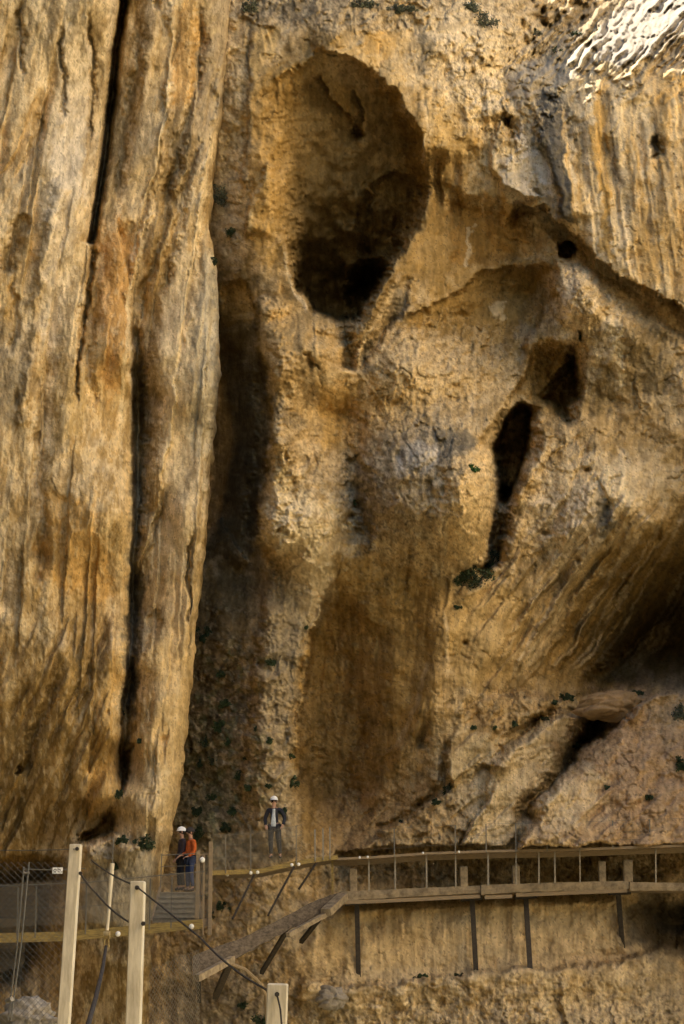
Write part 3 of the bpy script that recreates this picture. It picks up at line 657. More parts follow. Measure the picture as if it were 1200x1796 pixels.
# gully between the wall and the pillar
A.groove([(232,540),(240,640),(243,760),(240,880),(234,1000),(233,1100),(226,1200),(216,1300),(212,1390)], 1.5, 13, ends=.08, wob=.5)
A.step([(200,380),(222,470),(230,560),(232,700),(232,850),(228,1000),(222,1150),(212,1280),(204,1400)], 1.1, 5, 60, ends=.05, wob=.4, flip=True)
A.pit([(238,1310),(232,1300),(212,1330),(204,1390),(215,1410),(228,1360)], 1.6, 9)
A.groove([(262,560),(250,660),(252,780),(248,900)], .5, 14)
A.step([(310,640),(300,760),(285,860),(262,960),(240,1030)], -.35, 6, 40)
A.step([(372,480),(366,620),(358,760),(350,900),(340,1050),(330,1150)], .35, 4, 18, wob=.5, flip=True)
A.groove([(362,640),(360,700)], .3, 3); A.groove([(338,930),(332,1030),(330,1100)], .4, 4)
A.pit([(255,1080),(275,1060),(290,1090),(270,1130),(250,1150),(240,1120)], .5, 16)
A.dome(150, 930, 70, 110, -.7); A.dome(75, 975, 12, 26, .9); A.dome(66, 1010, 7, 12, .5); A.dome(120, 1120, 50, 50, -.3)
A.dome(125, 740, 30, 60, -.5); A.dome(30, 640, 30, 60, -.4); A.dome(30, 700, 4, 14, .4); A.dome(240, 590, 12, 14, .5)
A.groove([(120,1280),(160,1150),(190,1080)], .3, 8); A.groove([(40,1360),(60,1280),(110,1180)], .5, 12); A.groove([(30,1340),(38,1355)], .8, 7)
for k in range(0):
    o = k * 17
    A.groove([(175 + o * .2 - 60 + o * .15, 1180), (60 + o * .75, 1330), (10 + o * .8, 1460)], -.28 if k % 2 else .26, 7)
A.pit([(175,1440),(195,1415),(212,1430),(205,1465),(165,1475),(130,1480),(140,1460)], 1.5, 12)
A.step([(125,1480),(165,1478),(205,1468),(240,1480)], -1.5, 8, 60)
A.pit([(-60,1500),(60,1500),(118,1498),(112,1560),(90,1640),(60,1720),(-60,1760)], 6.5, 60)
A.step([(140,1620),(230,1632),(270,1640)], .5, 6, 60)
A.dome(286, 1297, 7, 7, .3); A.dome(190, 1250, 4, 6, .25)
# round the right-hand edge away from the camera
te = np.clip(1 - (EG - XL) / 20.0, 0, 1)
A.D += 1.0 * (1 - np.sqrt(np.clip(1 - te ** 2, 0, 1))) + .35 * te
slope = np.interp(gy2, [-300, 0, 500, 900, 1200, 1800], [-30, 0, -85, -120, -135, -150])[:, None]
SX = XL - slope + 6 * fbm(XL / 60, YL / 120, 3, 13)
rL = np.clip(.35 + .8 * A.mask(140, 950, 90, 130) + .5 * A.mask(270, 1430, 50, 70) + .6 * A.mask(200, 1560, 80, 70) + .35 * fbm(XL / 90, YL / 140, 3, 8), .1, 1.2)
rL *= 1 - .6 * A.mask(320, 850, 60, 420, br=.1)
mid = fbm(XL / 50, YL / 90, 4, 15)
A.D += .16 * fbm(XL / 150, YL / 260, 3, 14) + .12 * mid
A.D -= .02 * ridged(SX / 48, YL / 260, 2, 62) + .035 * fbm(SX / 26, YL / 180, 2, 63)
h1, e1, _ = cells(SX / 30 + .4 * mid, YL / 40 + .3 * mid, 3); h2, e2, _ = cells(SX / 9, YL / 20 + .3 * mid, 4)
A.D += (.02 + .6 * rL) * (.18 * h1 + .05 * h2)
_ln = lambda x, y: (np.interp(y, [0, 500, 900], [-.20, -.15, -.06]), 1)
A.scarps(40, (-60, 225), (-40, 1100), _ln, (.12, .5), (120, 480), 21, (14, 60), .3)
A.scarps(20, (235, 385), (-40, 1000), _ln, (.08, .25), (120, 380), 22, (10, 36), .3)
A.scarps(60, (-20, 210), (1050, 1420), lambda x, y: (-.42, 1), (.10, .35), (50, 200), 23, (10, 30), .5)
A.scarps(20, (230, 300), (1200, 1450), lambda x, y: (-.1, 1), (.08, .25), (40, 120), 24, (10, 25), .5)
A.D += .018 * fbm(XL / 11, YL / 24, 3, 16) + .008 * noise(XL / 3.6, YL / 5, 19)
n_a = fbm(XL / 70, YL / 160, 5, 71); n_b = fbm(SX / 13, YL / 90, 3, 72); n_c = fbm(XL / 9, YL / 13, 4, 73); n_d = fbm(SX / 20, YL / 260, 3, 74)
A.tint(sst(-.1, .5, n_a), 'ochre', .55); A.tint(sst(.0, .5, -n_a), 'pale', .5); A.tint(sst(.05, .45, n_d), 'pale', .5); A.tint(sst(.1, .5, -n_d), 'deep', .5)
A.blob(110, 150, 110, 280, 'pale', .6, a=6); A.blob(95, 420, 50, 200, 'pale', .5, a=8); A.blob(150, 120, 50, 160, 'grey', .3)
A.blob(185, 560, 45, 190, 'ochre', .8); A.blob(200, 500, 22, 110, (.42, .17, .03), .7); A.blob(265, 540, 25, 80, 'ochre', .6); A.blob(170, 680, 60, 90, 'ochre', .5)
A.blob(340, 120, 40, 200, 'tan', .5); A.blob(385, 100, 24, 300, 'grey', .5, br=.3); A.blob(230, 280, 22, 90, 'brown', .7); A.blob(320, 260, 22, 90, 'brown', .6, a=8); A.blob(290, 380, 16, 90, 'brown', .5, a=14)
A.blob(355, 640, 26, 190, 'grey', .75, a=3, br=.35); A.blob(372, 560, 14, 120, 'blue', .9, br=.3); A.blob(345, 860, 26, 110, 'pale', .5); A.blob(310, 750, 30, 160, 'pale', .6); A.blob(300, 1000, 30, 120, 'pale', .6)
A.blob(140, 920, 75, 110, 'ochre', .75); A.blob(150, 960, 60, 90, 'pale', .35, br=.9, sc=14); A.blob(120, 1090, 60, 60, 'deep', .6); A.blob(30, 900, 50, 160, 'brown', .35); A.blob(20, 640, 40, 80, 'grey', .6)
A.blob(60, 1330, 120, 130, 'deep', .75); A.blob(60, 1420, 100, 90, 'brown', .65); A.blob(170, 1330, 50, 110, 'ochre', .5); A.blob(150, 1200, 70, 60, 'brown', .35)
A.blob(270, 1400, 45, 110, 'pale', .6); A.blob(275, 1380, 25, 40, 'cream', .35); A.blob(262, 1090, 24, 50, 'dgrey', .55); A.blob(250, 1200, 24, 90, 'dgrey', .3)
A.blob(220, 1590, 55, 110, 'grey', .9, br=.3); A.blob(165, 1520, 30, 50, 'pink', .6); A.blob(60, 1620, 90, 120, 'brown', .8); A.blob(190, 1720, 80, 90, 'brown', .6); A.blob(110, 1690, 40, 60, 'ochre', .4)  # brown blob behind the fence mesh paints the recess shade
rs = random.Random(9)
for i in range(70):
    x = rs.uniform(-40, 390); y = rs.uniform(-60, 1250); c = rs.choice(['cream', 'pale', 'pale', 'ochre', 'grey', 'brown', 'deep'])
    l = rs.uniform(60, 220); sl = -.17 if y < 600 else -.07
    if x > 235: sl = -.2 if y < 560 else -.08
    A.stain([(x, y), (x + sl * l / 2, y + l / 2), (x + sl * l, y + l)], rs.uniform(2, 6), c, .5, ends=.3)
for P, w, c, k in [([(228,560),(230,700),(231,850),(226,1000),(220,1150),(208,1300),(196,1420)],5,'cream',.9),([(240,420),(228,520),(226,640)],4,'cream',.8),([(70,960),(75,830),(100,620),(110,420)],6,'cream',.6),
                   ([(392,60),(372,230),(352,360),(335,480),(322,640),(300,820)],6,'cream',.7),([(225,1190),(240,1060),(262,950)],5,'pale',.6),([(205,260),(196,350),(190,420)],5,'cream',.6)]:
    A.stain(P, w, c, k)
g1 = fbm(XL / 6, YL / 11, 4, 163, .7); g2 = fbm(SX / 24, YL / 52, 5, 164, .65)
A.tint(sst(.05, .2, g2), 'cream', .35); A.tint(sst(.1, .26, -g2), 'deep', .42)
OR = (.47, .255, .065)
for q in [([(105,40),(150,30),(165,160),(150,250),(125,480),(90,660),(70,560),(82,400)], (.58,.50,.37), .6, 16),
 ([(196,147),(222,222),(222,303),(196,390),(168,380),(187,267)], 'brown', .9, 8), ([(245,30),(270,30),(234,190),(220,180)], 'brown', .8, 8),
 ([(320,-5),(353,-5),(347,160),(305,195)], (.50,.30,.09), .8, 8), ([(347,158),(303,214),(296,276),(330,315),(350,249)], 'brown', .85, 8),
 ([(356,-8),(402,-8),(388,200),(347,312),(338,222)], 'grey', .8, 8), ([(294,276),(249,445),(247,556),(276,585),(303,480),(312,378)], 'deep', .9, 8),
 ([(240,200),(290,190),(262,330),(225,400),(215,330)], 'pale', .6, 12), ([(187,454),(176,645),(190,720),(216,660),(231,445),(222,385),(196,400)], OR, .75, 12),
 ([(303,480),(352,400),(340,560),(330,800),(340,1000),(300,1010),(262,1000),(290,860),(275,700),(280,585)], (.62,.49,.29), .8, 12),
 ([(360,423),(338,578),(338,800),(372,800),(392,640),(390,512)], (.38,.33,.225), .8, 10), ([(372,470),(392,470),(392,700),(380,740),(376,600)], 'blue', .7, 6),
 ([(250,560),(280,590),(276,757),(249,800),(240,668)], 'brown', .7, 10),
 ([(150,1490),(265,1480),(272,1560),(262,1640),(150,1640)], (.30,.26,.18), .8, 10), ([(-20,1500),(118,1500),(90,1640),(-20,1760)], 'brown', .8, 16),  # brown corner polygon paints the shade of the recess
 ([(9,480),(22,430),(49,378),(52,400),(30,470),(10,520)], 'brown', .7, 8), ([(0,285),(71,147),(85,180),(30,320),(0,360)], 'ochre', .5, 10), ([(60,300),(72,260),(70,420),(30,520),(10,560),(30,440)], 'ochre', .55, 10),
 ([(-10,610),(40,600),(60,660),(20,740),(-10,740)], 'grey', .7, 12), ([(95,640),(150,640),(150,760),(100,780)], (.48,.33,.12), .6, 14),
 ([(232,750),(221,1126),(209,1293),(196,1419),(176,1400),(200,1200),(212,1000),(222,800)], (.60,.43,.20), .8, 6),
 ([(234,750),(252,875),(236,984),(253,1009),(257,1126),(228,1264),(220,1168),(228,917)], 'dgrey', .75, 8), ([(259,1051),(293,1059),(290,1118),(251,1130)], 'dgrey', .85, 8),
 ([(75,854),(138,860),(180,946),(198,1009),(180,1063),(75,1017)], (.52,.31,.09), .85, 16), ([(120,1050),(190,1060),(200,1130),(110,1140)], 'deep', .7, 16),
 ([(105,1138),(185,1110),(170,1230),(105,1377),(63,1520),(-20,1520),(-20,1272)], 'deep', .85, 24), ([(0,1290),(90,1240),(70,1400),(20,1500),(-10,1480)], 'brown', .6, 20),
 ([(190,1150),(212,1140),(196,1400),(150,1440),(160,1320)], (.50,.32,.11), .7, 14),
 ([(259,1009),(350,1000),(345,1168),(312,1377),(308,1460),(221,1440),(226,1310),(251,1251)], (.58,.42,.20), .75, 12), ([(262,1330),(300,1350),(296,1430),(240,1430)], 'cream', .4, 14)]: A.tpoly(*q)
for q in [([(311,-10),(294,178),(272,300),(249,378)], 4, 'cream', .9), ([(383,214),(356,338),(329,507),(307,668),(303,800)], 3.5, 'cream', .95), ([(293,846),(267,925),(234,1017)], 4, 'cream', .8), ([(300,850),(274,930),(242,1010)], 2.5, 'dark', .7),
          ([(347,896),(334,1042),(334,1168)], 2.5, 'dark', .8), ([(36,10),(37,125)], 3, 'dark', .7), ([(105,49),(110,120),(116,187)], 3, 'dark', .7), ([(156,0),(165,156),(158,260)], 3, 'dark', .6), ([(249,378),(233,445),(224,578),(205,800)], 4, 'cream', .9), ([(243,445),(232,578)], 2, 'dark', .7),
          ([(0,1430),(60,1300),(140,1160)], 4, 'ochre', .6), ([(40,1460),(110,1320),(170,1200)], 4, 'pale', .4), ([(80,1450),(150,1300),(190,1180)], 3, 'dark', .4), ([(10,1400),(80,1260)], 3, 'dark', .5)]: A.stain(*q, wob=.4)
A.tint(np.full(XL.shape, .14) * sst(1250, 900, YL), 'pale')
A.col *= (1 + .17 * g1 + .12 * n_b + .24 * np.clip(g2, -.6, .6))[..., None]
A.tint(sst(.66, .76, g1 + .2 * g2), 'dark', .5)
A.tint(sst(.3, .55, fbm(SX / 6, YL / 22, 3, 78)), 'dark', .25)
A.tint(sst(.25, .5, fbm(SX / 8, YL / 22, 3, 79)), 'cream', .3)
def wrapL(P, cc):
    last = P[:, -1:, :]; ex = []
    for k, (dx, dy) in enumerate([(-.02, .3), (-.08, .8), (-.2, 1.5), (-.4, 2.6), (-.7, 4.0), (-1.2, 6.0)]):
        q = last.copy(); q[..., 0] += dx + .1 * noise(gy2[:, None] / 30, gy2[:, None] * 0 + k, 6); q[..., 1] += dy
        ex.append(q)
    P2 = np.concatenate([P] + ex, 1)
    c2 = np.concatenate([cc] + [cc[:, -1:, :]] * len(ex), 1)
    return P2, c2
A.build('cliff_buttress', M_rock, wrapL)
# ------------------------------------------------------------------ the rest of the gorge, outside the frame
def sheet(name, pts_fn, nu, nv, mat, amp=1.5, seed=3, kind='structure'):
    U, V = np.meshgrid(np.linspace(0, 1, nu), np.linspace(0, 1, nv))
    P, Nn = pts_fn(U, V)
    P = P + Nn * (amp * fbm(U * nu / 9, V * nv / 9, 5, seed))[..., None]
    me = bpy.data.meshes.new(name)
    me.vertices.add(nu * nv); me.vertices.foreach_set('co', P.astype(np.float32).ravel())
    i = np.arange(nu * nv).reshape(nv, nu)
    q = np.stack([i[:-1, :-1], i[:-1, 1:], i[1:, 1:], i[1:, :-1]], -1).reshape(-1, 4); n = len(q)
    me.loops.add(n * 4); me.loops.foreach_set('vertex_index', q.ravel().astype(np.int32))
    me.polygons.add(n); me.polygons.foreach_set('loop_start', (np.arange(n) * 4).astype(np.int32))
    me.update(calc_edges=True); me.polygons.foreach_set('use_smooth', np.ones(n, bool))
    me.materials.append(mat)
    o = bpy.data.objects.new(name, me); COL.objects.link(o); o['kind'] = kind
    return o
M_far = rock_mat('bounce_limestone', False, (.78, .62, .38))  # brightened so the unseen wall bounces more sun onto the cliff
M_dark = rock_mat('dim_fill_rock', False, (.12, .10, .06))  # tone of the unseen surroundings, set for a weak warm fill light
def plane_fn(p0, p1, z0, z1, n, lean=0):
    p0 = np.array(p0, float); p1 = np.array(p1, float); n = np.array(n, float)
    def f(U, V):
        P = np.zeros(U.shape + (3,))
        P[..., 0] = p0[0] + (p1[0] - p0[0]) * U + n[0] * lean * V
        P[..., 1] = p0[1] + (p1[1] - p0[1]) * U + n[1] * lean * V
        P[..., 2] = z0 + (z1 - z0) * V
        return P, n
    return f
sheet('unseen_gorge_wall', plane_fn((28, -36), (94, 30), 22, 74, (-.71, .71, 0), -6), 70, 50, M_far, 2.5, 5)      # unseen far wall, sized and placed to bounce sunlight in from the right
sheet('unseen_gorge_wall', plane_fn((-40, -40), (110, -40), -32, 20, (0, 1, 0), -4), 70, 40, M_dark, 2.5, 5)      # unseen foot below it, toned to set the fill light
sheet('unseen_gorge_wall', plane_fn((-24, -44), (-24, 62), -32, 62, (1, 0, 0), 0), 60, 50, M_dark, 2.0, 6)       # unseen left side, added to block light from there
sheet('unseen_gorge_wall', plane_fn((-30, 50.8), (3.5, 50.8), 37.5, 76, (0, -1, 0), 2), 40, 40, M_far, .8, 7)      # unseen cliff above, built tall to shade the foreground
sheet('ground', lambda U, V: (np.stack([-200 + 400 * U, -200 + 400 * V, -32 + 0 * U], -1), np.array([0, 0, 1.])), 80, 80, M_dark, .6, 8)

# ================================================================== things
def tag(o, label, cat, group=None):
    o['label'] = label; o['category'] = cat
    if group: o['group'] = group
    return o
def empty(name, loc, label, cat, group=None):
    o = bpy.data.objects.new(name, None); COL.objects.link(o); o.location = loc; o.empty_display_size = .2
    return tag(o, label, cat, group)
class MB:
    def __init__(s): s.v = []; s.f = []
    def add(s, v, f):
        n = len(s.v); s.v += [tuple(q) for q in v]; s.f += [tuple(i + n for i in q) for q in f]; return s
    def tube(s, pts, r, n=8, cap=True):
        pts = [Vector(p) for p in pts]; rs_ = r if isinstance(r, (list, tuple)) else [r] * len(pts)
        v = []; f = []
        ref = Vector((.31, .47, .83)).normalized()
        for i, p in enumerate(pts):
            d = (pts[min(i + 1, len(pts) - 1)] - pts[max(i - 1, 0)]).normalized()
            a = d.cross(ref).normalized(); b = d.cross(a)
            for k in range(n):
                t = 2 * math.pi * k / n; v.append(p + (a * math.cos(t) + b * math.sin(t)) * rs_[i])
        for i in range(len(pts) - 1):
            for k in range(n):
                f.append((i * n + k, i * n + (k + 1) % n, (i + 1) * n + (k + 1) % n, (i + 1) * n + k))
        if cap: f.append(tuple(range(n))[::-1]); f.append(tuple(range((len(pts) - 1) * n, len(pts) * n)))
        return s.add(v, f)
    def beam(s, a, b, w, h, up=(0, 0, 1), bev=0.0, taper=1.0):
        """square bar from a to b, w across, h along up"""
        a = Vector(a); b = Vector(b); d = (b - a).normalized(); up = Vector(up)
        x = d.cross(up).normalized(); y = x.cross(d).normalized()
        prof = []
        e = bev
        for sx, sy in ((1, 1), (-1, 1), (-1, -1), (1, -1)):
            if e:
                q = [(sx * (w / 2), sy * (h / 2 - e)), (sx * (w / 2 - e), sy * (h / 2))]
                if sx * sy < 0: q = q[::-1]
                prof += q
            else: prof.append((sx * w / 2, sy * h / 2))
        n = len(prof); v = []; f = []
        rings = [(a, 1 if not e else 1 - 2 * e / max(w, h)), (b, taper)]
        if e: rings = [(a, 1 - 2 * e / w), (a + d * e, 1), (b - d * e, taper), (b, taper * (1 - 2 * e / w))]
        for p, k in rings:
            for q in prof: v.append(p + x * q[0] * k + y * q[1] * k)
        for i in range(len(rings) - 1):
            for k in range(n): f.append((i * n + k, i * n + (k + 1) % n, (i + 1) * n + (k + 1) % n, (i + 1) * n + k))
        f.append(tuple(range(n))[::-1]); f.append(tuple(range((len(rings) - 1) * n, len(rings) * n)))
        return s.add(v, f)
    def ball(s, c, r, n=8, m=6, fn=None):
        c = Vector(c); v = []; f = []
        for i in range(m + 1):
            for k in range(n):
                t = math.pi * i / m; q = 2 * math.pi * k / n
                p = Vector((math.sin(t) * math.cos(q), math.sin(t) * math.sin(q), math.cos(t)))
                rr = r if isinstance(r, (int, float)) else None
                p = Vector((p.x * (rr or r[0]), p.y * (rr or r[1]), p.z * (rr or r[2])))
                if fn: p = fn(p)
                v.append(c + p)
        for i in range(m):
            for k in range(n): f.append((i * n + k, (i + 1) * n + k, (i + 1) * n + (k + 1) % n, i * n + (k + 1) % n))
        return s.add(v, f)
    def build(s, name, mat, parent=None, smooth=False, org=None):
        me = bpy.data.meshes.new(name)
        off = Vector(org) if org is not None else (parent_loc(parent) if parent else Vector((0, 0, 0)))
        me.from_pydata([tuple(Vector(p) - off) for p in s.v], [], s.f); me.update()
        bm = bmesh.new(); bm.from_mesh(me); bmesh.ops.recalc_face_normals(bm, faces=bm.faces); bm.to_mesh(me); bm.free()
        if smooth:
            for p in me.polygons: p.use_smooth = True
        me.materials.append(mat)
        o = bpy.data.objects.new(name, me); COL.objects.link(o)
        if parent:
            o.parent = parent
        elif org is not None: o.location = org
        return o
def parent_loc(p):
    v = Vector((0, 0, 0))
    while p is not None: v += p.location; p = p.parent
    return v
def simple_mat(name, c, rough=.7, var=.25, scale=6.0, stretch=(1, 1, 1), metal=0.0, c2=None, bump=.3, spec=.3):
    m, t, b = new_mat(name, rough)
    N, L = t.nodes, t.links
    b.inputs['Metallic'].default_value = metal; b.inputs['Specular IOR Level'].default_value = spec
    tc = N.new('ShaderNodeTexCoord'); mp = N.new('ShaderNodeMapping'); mp.inputs['Scale'].default_value = stretch
    n = N.new('ShaderNodeTexNoise'); n.inputs['Scale'].default_value = scale; n.inputs['Detail'].default_value = 5; n.inputs['Roughness'].default_value = .65
    L.new(tc.outputs['Object'], mp.inputs[0]); L.new(mp.outputs[0], n.inputs['Vector'])
    r = N.new('ShaderNodeValToRGB')
    c2 = c2 or tuple(q * (1 - var * 1.6) for q in c)
    r.color_ramp.elements[0].position = .32; r.color_ramp.elements[0].color = (*c2, 1)
    r.color_ramp.elements[1].position = .62; r.color_ramp.elements[1].color = (*[min(1, q * (1 + var * .4)) for q in c], 1)
    L.new(n.outputs[0], r.inputs[0]); L.new(r.outputs[0], b.inputs['Base Color'])
    bp = N.new('ShaderNodeBump'); bp.inputs['Strength'].default_value = bump; bp.inputs['Distance'].default_value = .01
    L.new(n.outputs[0], bp.inputs['Height']); L.new(bp.outputs[0], b.inputs['Normal'])
    return m
M_cream = simple_mat('painted_post', (.62, .54, .38), .65, .3, 7, (3, 3, .5), c2=(.42, .35, .23))
M_conc = simple_mat('old_concrete', (.30, .235, .145), .9, .4, 5, c2=(.14, .105, .065), bump=.8)
M_concg = simple_mat('grey_concrete', (.125, .10, .075), .95, .5, 5, (1, 1, 3), c2=(.045, .035, .028), bump=.8)
M_wood = simple_mat('weathered_timber', (.25, .185, .11), .85, .3, 5, (1, 6, 6), c2=(.2, .15, .09))
M_beam = simple_mat('yellow_timber', (.27, .195, .06), .8, .4, 5, (1, 6, 6), c2=(.13, .09, .035))
M_steel = simple_mat('dark_steel', (.045, .036, .026), .7, .3, 12, metal=.0, c2=(.025, .018, .012))
M_galv = simple_mat('galvanised_steel', (.27, .235, .175), .5, .2, 12, metal=.5)
M_brass = simple_mat('tarnished_clamp', (.40, .29, .12), .5, .3, 20, metal=.5)
M_wire = simple_mat('wire', (.17, .155, .12), .5, .2, 20, metal=.4)
M_bolt = simple_mat('white_cap', (.85, .83, .76), .4, .05, 20)
M_white = simple_mat('white_plastic', (.82, .82, .80), .35, .05, 8)
M_grit = simple_mat('grating', (.24, .215, .165), .8, .25, 9, c2=(.15, .13, .10))

# ---- surface lookup
def surf(px, py):
    e = float(np.interp(py, gy2, edge))
    if px < e - 2:
        i = int(np.argmin(np.abs(gy2 - py))); j = int(np.argmin(np.abs(A.X[i] - px))); return Y0 + float(A.D[i, j])
    i = int(np.argmin(np.abs(gy - py))); j = int(np.argmin(np.abs(gx - px))); return Y0 + float(B.D[i, j])

# ---- foreground cable fence: tall cream posts, cables and wire mesh
YF = 13.0
def wire_panel(mb, P00, P10, P01, P11, nx, ny, r, diag=True):
    P00, P10, P01, P11 = map(Vector, (P00, P10, P01, P11))
    def q(u, v): return P00 * (1 - u) * (1 - v) + P10 * u * (1 - v) + P01 * (1 - u) * v + P11 * u * v
    if diag:
        k = ny / nx
        for i in range(-ny, nx + 1):
            for sgn in (0, 1):
                u0 = i / nx; u1 = (i + ny) / nx; a, b = 0.0, 1.0
                if u0 < 0: a = -u0 / (u1 - u0); 
                if u1 > 1: b = (1 - u0) / (u1 - u0)
                if b - a < .02: continue
                p0 = (u0 + (u1 - u0) * a, a); p1 = (u0 + (u1 - u0) * b, b)
                if sgn: p0 = (1 - p0[0], p0[1]); p1 = (1 - p1[0], p1[1])
                mb.tube([q(*p0), q(*p1)], r, 3, False)
    else:
        for i in range(nx + 1): mb.tube([q(i / nx, 0), q(i / nx, 1)], r, 3, False)
        for i in range(ny + 1): mb.tube([q(0, i / ny), q(1, i / ny)], r, 3, False)
    return mb
fence = empty('cable_fence', at(118, 1900, YF), 'fence of two tall cream posts with dark cables and wire mesh, left foreground', 'fence')
pa = MB(); pa.beam(at(104, 1920, YF), at(133.5, 1481, YF), .098, .098, (0, 1, 0), .006); pA = pa.build('post', M_cream, fence)
pb = MB(); pb.beam(at(230, 1940, 11), at(242.5, 1546, 11), .102, .102, (0, 1, 0), .006); pB = pb.build('post', M_cream, fence)
def sag(a, b, s, n=12): return [a.lerp(b, t / n) - Vector((0, 0, s * 4 * (t / n) * (1 - t / n))) for t in range(n + 1)]
m = MB()
m.tube(sag(at(141, 1532, YF - .06), at(170, 1568, YF), .01) + sag(at(170, 1568, YF), at(228, 1618, 11.05), .02)[1:], .008, 6)
m.build('cable', M_steel, fence)
m = MB(); m.tube(sag(at(-40, 1490, YF + 1), at(131, 1489, YF - .06), .01), .004, 6); m.build('cable', M_wire, fence)
m = MB(); m.tube(sag(at(160, 1508, 14.5), at(232, 1551, 11.1), .02) , .007, 6); m.build('cable', M_steel, fence)
m = MB(); m.tube(sag(at(241, 1556, 10.9), at(352, 1645, 9.6), .0) + sag(at(352, 1645, 9.6), at(480, 1742, 7.6), .03)[1:], .0065, 6); m.build('cable', M_steel, fence)
for (x, y, Yv) in ((136, 1489, YF - .05), (142, 1532, YF - .05), (241, 1557, 10.94), (252, 1620, 10.94)):
    m = MB(); m.tube([at(x, y, Yv), at(x, y, Yv) - Vector((0, .03, 0))], .016, 8); m.build('bolt', M_steel, fence)
m = wire_panel(MB(), at(-60, 1880, YF + .5), at(112, 1880, YF), at(-60, 1512, YF + .5), at(126, 1512, YF), 16, 32, .0016)
m.build('wire_mesh', M_wire, fence)

rp = empty('railing_post', at(480, 1900, 7.4), 'short wide cream post at the bottom edge with a bolt and cable at its top', 'post')
m = MB(); m.beam(at(480, 1940, 7.4), at(487.5, 1725, 7.4), .098, .098, (0, 1, 0), .006); m.build('post', M_cream, rp)
m = MB(); m.tube([at(486, 1744, 7.34), at(486, 1744, 7.30)], .012, 8); m.build('bolt', M_steel, rp)
m = MB(); m.tube([at(486, 1744, 7.31), at(492, 1770, 7.28), at(501, 1880, 7.2)], .0045, 6); m.build('cable', M_steel, rp)

st = empty('stay_pole', at(187, 1640, 20), 'thin cream pole between the two tall posts ending in a brass clamp', 'pole')
m = MB(); m.tube([at(188, 1632, 20), at(192, 1580, 20), at(197, 1514, 20)], [.022, .026, .030], 8); m.build('tube', M_cream, st)
m = MB(); m.tube([at(197, 1516, 20), at(199, 1470, 20)], .007, 6); m.build('tip', M_wire, st)
m = MB(); m.tube([at(182, 1640, 19.98), at(193, 1640, 19.98)], .05, 10); m.tube([at(184, 1641, 20), at(183, 1662, 20)], .012, 6); m.tube([at(190, 1641, 20), at(191, 1662, 20)], .012, 6); m.build('clamp', M_brass, st)
m = MB(); m.tube([at(186, 1660, 20), at(180, 1700, 19.5), at(168, 1750, 18.8), at(154, 1800, 18), at(140, 1880, 17)], [.02, .026, .03, .032, .034], 8); m.build('cable', M_steel, st)

gw = empty('guy_wire', at(20, 1780, 16), 'pair of thin pale wires leaning up at the far left beside the mesh', 'wire')
m = MB(); m.tube([at(14, 1790, 16), at(30, 1660, 16), at(42, 1520, 16)], .008, 5); m.build('strand', M_wire, gw)
m = MB(); m.tube([at(19, 1790, 16), at(38, 1650, 16), at(51, 1512, 16)], .008, 5); m.build('strand', M_wire, gw)
m = MB(); m.tube([at(12, 1756, 16), at(21, 1752, 15.95)], .025, 8); m.build('clamp', M_galv, gw)
m = MB(); m.tube([at(41, 1531, 16), at(52, 1531, 16)], .012, 6); m.build('clamp', M_galv, gw)

# ---- timber walkway, left lower level
YW = 40.0
def deck_parts(root, P, Yb, drop, mat_edge, back=1.0, plank=.14, thick=.05, side=None):
    """P: list of (px, py, Y) of the deck's top front edge; planks run back to Y+back"""
    m = MB(); pts = [at(*p) for p in P]
    bk = [p + Vector((0, back, 0)) for p in pts]
    for a, b, c, d in zip(pts[:-1], pts[1:], bk[:-1], bk[1:]):
        n = max(1, int((b - a).length / plank))
        for i in range(n):
            u0, u1 = i / n + .008, (i + 1) / n - .008
            q = [a.lerp(b, u0), a.lerp(b, u1), c.lerp(d, u1), c.lerp(d, u0)]
            lo = [v - Vector((0, 0, thick)) for v in q]
            m.add(q + lo, [(0, 1, 2, 3), (7, 6, 5, 4), (0, 4, 5, 1), (1, 5, 6, 2), (2, 6, 7, 3), (3, 7, 4, 0)])
    m.build('deck', M_wood, root)
    m = MB()
    for a, b in zip(pts[:-1], pts[1:]):
        m.beam(a - Vector((0, .03, drop / 2)), b - Vector((0, .03, drop / 2)), .06, drop, (0, 0, 1), .004)
    m.build('edge_beam', mat_edge, root)
    m = MB()
    for a, b in zip(bk[:-1], bk[1:]):
        m.beam(a - Vector((0, .05, thick + .07)), b - Vector((0, .05, thick + .07)), .08, .14, (0, 0, 1))
    m.build('joist', M_wood, root)
def bolts(root, L, Y, r=.04):
    for x, y in L:
        m = MB(); p = at(x, y, Y); m.ball(p, (r, r * .7, r), 8, 6); m.build('bolt_cap', M_bolt, root, True)
w1 = empty('lower_walkway', at(180, 1640, YW), 'timber walkway with a yellow edge beam crossing behind the tall cream posts', 'walkway')
deck_parts(w1, [(-140, 1640, YW), (120, 1634, YW), (250, 1622, YW), (356, 1612, YW)], YW, .24, M_beam, 1.0)
bolts(w1, [(207, 1638), (336, 1625)], YW - .08, .07)
for x in (-20, 30, 62, 150, 262, 300):
    yb = 1612 + (356 - x) * .07
    m = MB(); m.beam(at(x, yb + 12, YW - .05), at(x + 2, yb - 78, YW - .05), .035, .035, (0, 1, 0), .003); m.build('rail_post', M_wire, w1)
m = MB(); m.tube([at(-140, 1560, YW - .08), at(150, 1548, YW - .08), at(360, 1528, YW - .08)], .012, 6); m.tube([at(-140, 1598, YW - .08), at(150, 1590, YW - .08), at(360, 1570, YW - .08)], .006, 6); m.build('handrail', M_wire, w1)
m = wire_panel(MB(), at(-140, 1634, YW - .09), at(356, 1608, YW - .09), at(-140, 1560, YW - .09), at(356, 1528, YW - .09), 100, 16, .0035)
m.build('wire_mesh', M_wire, w1)
